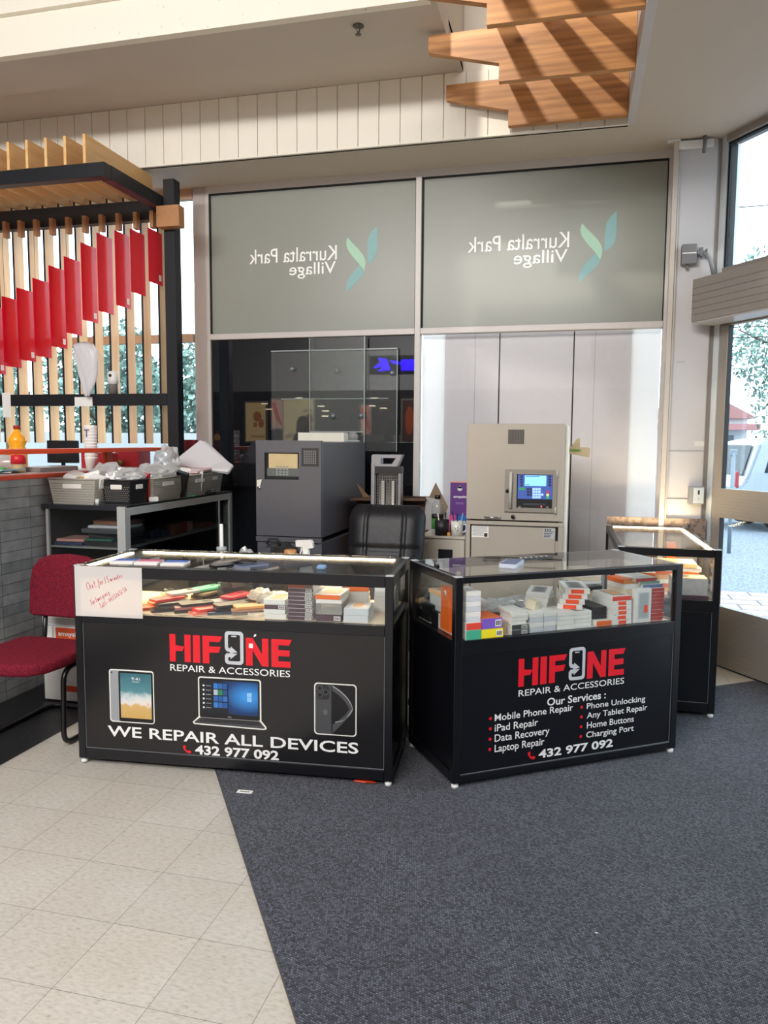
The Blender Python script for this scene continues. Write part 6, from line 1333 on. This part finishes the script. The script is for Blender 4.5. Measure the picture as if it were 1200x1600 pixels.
wpart(t, 'box', M('switch_grey', (140, 142, 142), .4), lambda b: b.box(.772, .872, 5.60, 5.667, 1.112, 1.232, bev=.003)); wpart(t, 'face', M('switch_pale', (186, 194, 198), .35), lambda b: b.box(.800, .866, 5.597, 5.60, 1.118, 1.226)); wpart(t, 'slot', rubber, lambda b: (b.box(.828, .840, 5.5955, 5.597, 1.178, 1.208), b.box(.832, .837, 5.5955, 5.597, 1.145, 1.150)))
b = MB(); b.box(-.745, -.715, -.066, -.055, 1.68, 1.80, bev=.002); tag(b.build('door_sensor', black_plastic, loc=(DO.x, DO.y, 0), rz=-.98), 'small black sensor strip on the door jamb', 'sensor')
t = thing('cable_trunking', 'narrow white cable trunking running down the left edge of the white pillar', 'trunking', (.61, 5.65, 1.8))
trk = M('trunking_cream', (198, 188, 178), .5)
wpart(t, 'duct', trk, lambda b: (b.box(.585, .618, 5.62, 5.66, 0, ZS - .012, bev=.002), b.box(.622, .632, 5.64, 5.664, 0, ZS - .06))); wpart(t, 'top_duct', white_plastic, lambda b: (b.box(.60, .835, 5.625, 5.664, ZS - .062, ZS - .014, bev=.003), b.box(.545, .625, 5.62, 5.66, ZS - .014, ZS - .002)))
wpart(t, 'bracket', M('clamp_grey', (110, 110, 114), .4), lambda b: b.tube([(.775, 5.615, ZS - .002), (.775, 5.60, ZS - .03), (.772, 5.60, ZS - .11)], .013, 0, 8))
b = MB(); b.box(.80, .865, 5.6645, 5.667, 1.51, 1.545); tag(b.build('pillar_sticker', M('torn_pale_sticker', (216, 214, 212), .7)), 'torn pale sticker on the white pillar', 'sticker')

# ---- litter
b = MB(); b.box(-.034, .034, -.014, .014, 0, .0012); q = b.build('paper_label', paper_white, loc=(-1.352, 2.946, .0052), rz=.06); tag(q, 'small white paper label lying on the carpet in front of the long counter', 'label')
b2 = MB(); b2.box(-.022, .022, -.003, .003, .0012, .0016); b2.build('print', M('print_black', (30, 30, 40), .6), q)
b = MB(); b.blob((0, 0, .006), (.05, .012, .006), 0, 2, .25, 4); tag(b.build('orange_scrap', M('orange_scrap', (216, 70, 34), .5), loc=(-.875, 3.165, .0052)), 'orange scrap under the right end of the long counter', 'scrap')
b = MB(); b.blob((0, 0, .002), (.006, .003, .002), 0, 1, .3, 4); tag(b.build('white_fleck', paper_white, loc=(*atz(932, 1461, 0).xy, .0052)), 'tiny white fleck on the open carpet', 'fleck')

# ================================================================ the hall behind the camera (seen mirrored in the dark pane)
def lightbox(lab, x0, x1, z0, z1, col, est, draw=None):
    t = thing('poster_lightbox', lab, 'poster', ((x0 + x1) / 2, -9.25, z0), 0, 'lit posters across the hall')
    wpart(t, 'case', alu_dark, lambda b: b.box(x0 - .05, x1 + .05, -9.29, -9.22, z0 - .05, z1 + .05))
    wpart(t, 'print', M('lit_print_%d_%d_%d' % col, col, .5, emit=est), lambda b: b.box(x0, x1, -9.22, -9.215, z0, z1))
    if draw: draw(t)
def el(cx, cz, rx, rz_, n=16): return [(cx + rx * math.cos(2 * PI * i / n), cz + rz_ * math.sin(2 * PI * i / n)) for i in range(n)]
def ink(t, name, mat, shapes): wpart(t, name, mat, lambda b: [b.prism(s, 'y', -9.2149, -9.212) for s in shapes])
def wtext(t, s, mat, x0, x1, z0, z1):   # read from inside the hall, facing +Y: mirrored frame
    o = text('lettering', s, mat, t, x0, x1, z0, z1, 0, T=None); 
    for v in o.data.vertices: v.co = Vector((-(v.co.x), -9.205 - t.location.y, v.co.z - t.location.z))
    for v in o.data.vertices: v.co.x -= t.location.x
    o.data.flip_normals(); return o
dkp = M('poster_dark_ink', (40, 34, 34), .6, emit=.02); skin_a = M('poster_skin', (150, 100, 70), .6, emit=.25); hair_p = M('poster_hair', (40, 26, 22), .6, emit=.03); shirt = M('poster_maroon', (90, 30, 44), .6, emit=.08); redp = M('poster_red', (200, 60, 44), .6, emit=.5); food_p = M('poster_rust', (186, 120, 74), .6, emit=.8)
def d_people(t):
    ink(t, 'hair', hair_p, [el(-7.62, 1.98, .20, .26), [(-7.82, 1.95), (-7.42, 1.95), (-7.40, 1.62), (-7.84, 1.62)]]); ink(t, 'face', skin_a, [el(-7.62, 1.97, .125, .16), el(-7.30 - .12, 2.14, .12, .16)])
    ink(t, 'clothes', shirt, [[(-7.95, 1.51), (-7.35, 1.51), (-7.42, 1.76), (-7.62, 1.82), (-7.85, 1.74)]]); ink(t, 'clothes', M('poster_tan_shirt', (150, 116, 92), .6, emit=.2), [[(-7.62 + .0, 1.9)] and [(-7.36, 1.51), (-7.32, 1.51), (-7.315, 1.96), (-7.50, 1.98), (-7.42, 1.70)]])
    wtext(t, 'prices', dkp, 7.33, 7.62, 2.30, 2.44); wtext(t, 'for life', dkp, 7.33, 7.62, 2.14, 2.26); wtext(t, 'hello', dkp, 7.75, 8.15, 1.60, 1.74)
def d_food(t): ink(t, 'picture', food_p, [el(-9.05, 2.22, .14, .16, 7), el(-8.93, 2.02, .10, .14, 6), el(-9.12, 1.98, .07, .09, 5)]); wtext(t, 'Low prices', dkp, 8.83, 9.25, 1.58, 1.70)
def d_sw(t):
    x = t.location.x; z = t.location.z
    ink(t, 'swirl', redp, [[(x - .17, z + .75), (x - .05, z + .75), (x + .12, z + .25), (x + .17, z + .05), (x + .02, z + .2), (x - .10, z + .45)]])
lightbox('lit poster with rust coloured food', -9.42, -8.80, 1.50, 2.62, (196, 168, 116), 1.5, d_food)
lightbox('lit poster with two people and mirrored words', -8.22, -7.30, 1.50, 2.70, (186, 170, 128), 1.3, d_people)
lightbox('narrow lit poster with a red swirl', -8.60, -8.24, 1.88, 2.70, (190, 150, 130), .9, d_sw)
lightbox('short lit poster with a red swirl', -5.86, -5.64, 1.72, 2.52, (200, 130, 100), 1.2, d_sw)
lightbox('tall lit poster with orange clothing', -4.70, -4.32, 1.50, 2.66, (92, 62, 54), .5, lambda t: ink(t, 'picture', M('poster_orange', (190, 90, 50), .6, emit=.35), [el(-4.5, 2.1, .12, .4)]))
t = thing('neon_sign', 'blue lit shop sign high across the hall', 'sign', (-4.9, -9.28, 3.45))
neon = M('blue_neon', (30, 10, 255), .4, emit=14, emit_rgb=(40, 10, 255))
wpart(t, 'tube', neon, lambda b: (b.prism([(-5.55, 3.55), (-5.35, 3.72), (-5.40, 3.84), (-5.15, 3.80), (-5.05, 3.50), (-5.40, 3.47), (-5.25, 3.60)], 'y', -9.25, -9.22), b.prism([(-5.05, 3.76), (-4.75, 3.72), (-4.75, 3.64), (-5.0, 3.68)], 'y', -9.25, -9.22), b.box(-4.75, -4.2, -9.25, -9.22, 3.48, 3.78)))
wpart(t, 'backing', dark_in, lambda b: b.box(-5.65, -4.1, -9.29, -9.25, 3.40, 3.90))
for k, (x, z) in enumerate(((-9.9, 2.60), (-8.75, 2.58), (-8.6, 2.42), (-7.7, 2.74), (-7.0, 2.5), (-6.85, 2.36), (-6.9, 2.22), (-5.45, 2.72), (-5.5, 2.5), (-5.2, 2.44))):
    b = MB(); b.box(-.09, .09, -.03, .03, -.012, .012); tag(b.build('shop_lamp', M('shop_lamp_glow', (255, 236, 200), .4, emit=5), loc=(x, -9.1 + .05 * (k % 3), z)), 'small lit shop lamp across the hall', 'lamp', 'shop lamps across the hall')

# ================================================================ outside
leafm = voronoi_mat('tree_foliage', [(.35, (84, 108, 100)), (.55, (122, 148, 138)), (.7, (166, 186, 174))], 3.5, .9); bark = M('tree_bark', (84, 72, 62), .9, noise=.2)
def tree(lab, x, y, h, r, seed, z0=-.16, g='trees outside'):
    t = thing('tree', lab, 'tree', (x, y, z0), 0, g); rnd = random.Random(seed)
    b = MB(); b.tube([(0, 0, 0), (.05, 0, h * .3), (-.05, .05, h * .55), (.1, 0, h * .85)], [r * .09, r * .07, r * .05, r * .02], 0, 8)
    for k in range(7): a = rnd.uniform(0, 6.28); zz = h * rnd.uniform(.35, .7); b.tube([(0, 0, zz), (r * .4 * math.cos(a), r * .4 * math.sin(a), zz + r * .3), (r * .8 * math.cos(a), r * .8 * math.sin(a), zz + r * .5)], [r * .035, r * .02, r * .008], 0, 6)
    b.build('trunk', bark, t)
    b = MB(); bm = b.bm; n = 5200
    for k in range(n):
        u = Vector((rnd.gauss(0, 1), rnd.gauss(0, 1), rnd.gauss(0, 1))).normalized() * (rnd.random() ** .4); c = Vector((u.x * r, u.y * r, h * .62 + u.z * h * .40))
        c += Vector((math.sin(c.z * 2.1 + seed), math.cos(c.x * 1.7), math.sin(c.x * 2.3 + c.y))) * r * .14
        s = rnd.uniform(.04, .11) * (r / 1.8) ** .5; e1 = Vector((rnd.uniform(-1, 1), rnd.uniform(-1, 1), rnd.uniform(-1, 1))).normalized() * s; e2 = e1.orthogonal().normalized() * s * .6
        bm.faces.new([bm.verts.new(c + e1), bm.verts.new(c + e2), bm.verts.new(c - e1), bm.verts.new(c - e2)])
    b.build('foliage', leafm, t)
tree('large tree across the road seen through the glass door', 6.9, 27, 8.2, 2.4, 1)
tree('tree right of the large one across the road', 12.6, 27, 7.2, 2.6, 2)
tree('leafy tree outside behind the slats, nearest the black post', -6.6, 13.0, 3.6, 1.25, 3)
tree('leafy tree outside behind the slats, second from the black post', -9.4, 14.0, 4.0, 1.3, 4)
tree('leafy tree outside behind the slats, third from the black post', -12.2, 13.4, 3.5, 1.3, 5)
tree('leafy tree outside behind the slats, farthest left', -15.0, 13.6, 4.2, 1.3, 6)
wl = M('pale_render_wall', (206, 210, 212), .8)
b = MB(); b.box(-18, -3.5, 9.6, 9.8, -.3, 1.62); o = b.build('garden_wall', wl); tag(o, 'low pale rendered wall outside behind the slats', 'wall')
def car(name, lab, x, y, rz, paint, suv=True, z0=-.16):
    t = thing(name, lab, 'car', (x, y, z0), rz, 'cars outside')
    pm = M('car_paint_%d_%d_%d' % paint, paint, .25, coat=.6); gl = M('car_glass', (30, 40, 50), .35, spec=.2)
    L_, W_ = 4.7, 1.85
    body = [(-2.3, .42), (-2.32, .80), (-2.18, 1.0), (-1.95, 1.72), (-1.5, 1.80), (.2, 1.80), (.55, 1.74), (1.15, 1.14), (2.1, 1.02), (2.32, .80), (2.32, .42)]
    b = MB(); b.prism(body, 'y', -W_ / 2, W_ / 2); bmesh.ops.bevel(b.bm, geom=[e for e in b.bm.edges], offset=.05, segments=2, affect='EDGES'); b.build('body', pm, t, smooth=False)
    b = MB()
    for s in (-1, 1):
        for pts in ([(-1.85, 1.14), (-1.72, 1.64), (-.95, 1.66), (-.95, 1.12)], [(-.88, 1.12), (-.88, 1.66), (.1, 1.66), (.1, 1.12)], [(.17, 1.12), (.17, 1.66), (.46, 1.62), (.95, 1.14)]):
            y_ = s * (W_ / 2); b.prism(pts, 'y', min(y_, y_ + s * .012), max(y_, y_ + s * .012))
    b.build('side_windows', gl, t)
    b = MB(); b.poly([(-2.19, -.72, 1.08), (-2.19, .72, 1.08), (-2.0, .66, 1.66), (-2.0, -.66, 1.66)]); b.build('rear_window', gl, t); b = MB(); b.poly([(1.17, -.72, 1.16), (1.17, .72, 1.16), (.62, .66, 1.72), (.62, -.66, 1.72)]); b.build('windscreen', gl, t)
    for sx in (-1.45, 1.45):
        for s in (-1, 1):
            b = MB(); b.lathe([(.36, -.11), (.36, .11)], 0, 22, c=(sx, s * .84, .36), axis='y'); q = b.build('wheel', rubber, t); b = MB(); b.lathe([(.22, -.012), (.20, .012)], 0, 18, c=(sx, s * .955, .36), axis='y'); b.build('hub', alu_bright, q)
    b = MB(); b.box(-2.36, -2.30, -.9, .9, .42, .62, bev=.02); b.box(2.30, 2.36, -.9, .9, .42, .62, bev=.02); b.build('bumper', M('bumper_grey', (120, 124, 128), .5), t)
    b = MB(); b.box(-2.345, -2.335, -.24, .24, .66, .77); b.build('number_plate', paper_white, t)
    for s in (-1, 1): b = MB(); b.box(-2.34, -2.28, s * .78 - .07, s * .78 + .07, .85, 1.15, bev=.01); b.build('tail_lamp', M('tail_red', (150, 30, 34), .3), t)
    return t
car('car', 'white four wheel drive parked across the road, seen through the glass door', 5.15, 17.0, .18, (150, 158, 168))
car('car', 'dark car parked outside behind the slats', -8.6, 11.0, .02, (60, 66, 74))
hs_ = thing('house', 'pale house with a red tiled roof across the road', 'house', (6.2, 42, -.16))
b = MB(); b.box(-2.6, 2.2, 0, 6, 0, 3.0); b.build('walls', wl, hs_)
b = MB(); b.prism([(-3.0, 2.95), (2.6, 2.95), (-.2, 4.5)], 'y', -.4, 6.3); b.build('roof', M('red_roof_tile', (150, 108, 106), .8, noise=.1), hs_)
b = MB(); b.box(-2.9, 2.5, -1.6, -.2, 2.35, 2.65); b.build('awning', M('faded_red_awning', (164, 112, 112), .8), hs_)
for x in (-1.6, -.4, .8): b = MB(); b.box(x, x + .8, -.03, .02, .9, 2.1); b.build('window', M('house_window', (90, 104, 116), .3), hs_)
t = thing('sign_post', 'slim steel sign post on the far kerb outside the glass door', 'post', (2.35, 12.6, -.16))
b = MB(); b.lathe([(.03, 0), (.03, 1.55)], 0, 12); b.build('pole', M('galvanised', (120, 132, 142), .5), t); b = MB(); b.box(-.05, .05, -.02, .02, 1.50, 1.60, bev=.01); b.build('head', M('galvanised', (120, 132, 142), .5), t)
t = thing('power_pole', 'tall timber power pole with wires across the road', 'power pole', (9.6, 22, -.16))
b = MB(); b.lathe([(.16, 0), (.12, 8.5)], 0, 12); b.build('pole', bark, t); b = MB(); b.box(-1.1, 1.1, -.06, .06, 7.6, 7.75); b.build('cross_arm', bark, t)
for k, z in enumerate((4.45, 4.72, 7.78)): b = MB(); b.tube([(-14, 0, z + .35), (-7, 0, z), (0, 0, z + .05), (7, 0, z), (14, 0, z + .35)], .014, 0, 5); b.build('wire', rubber, t)
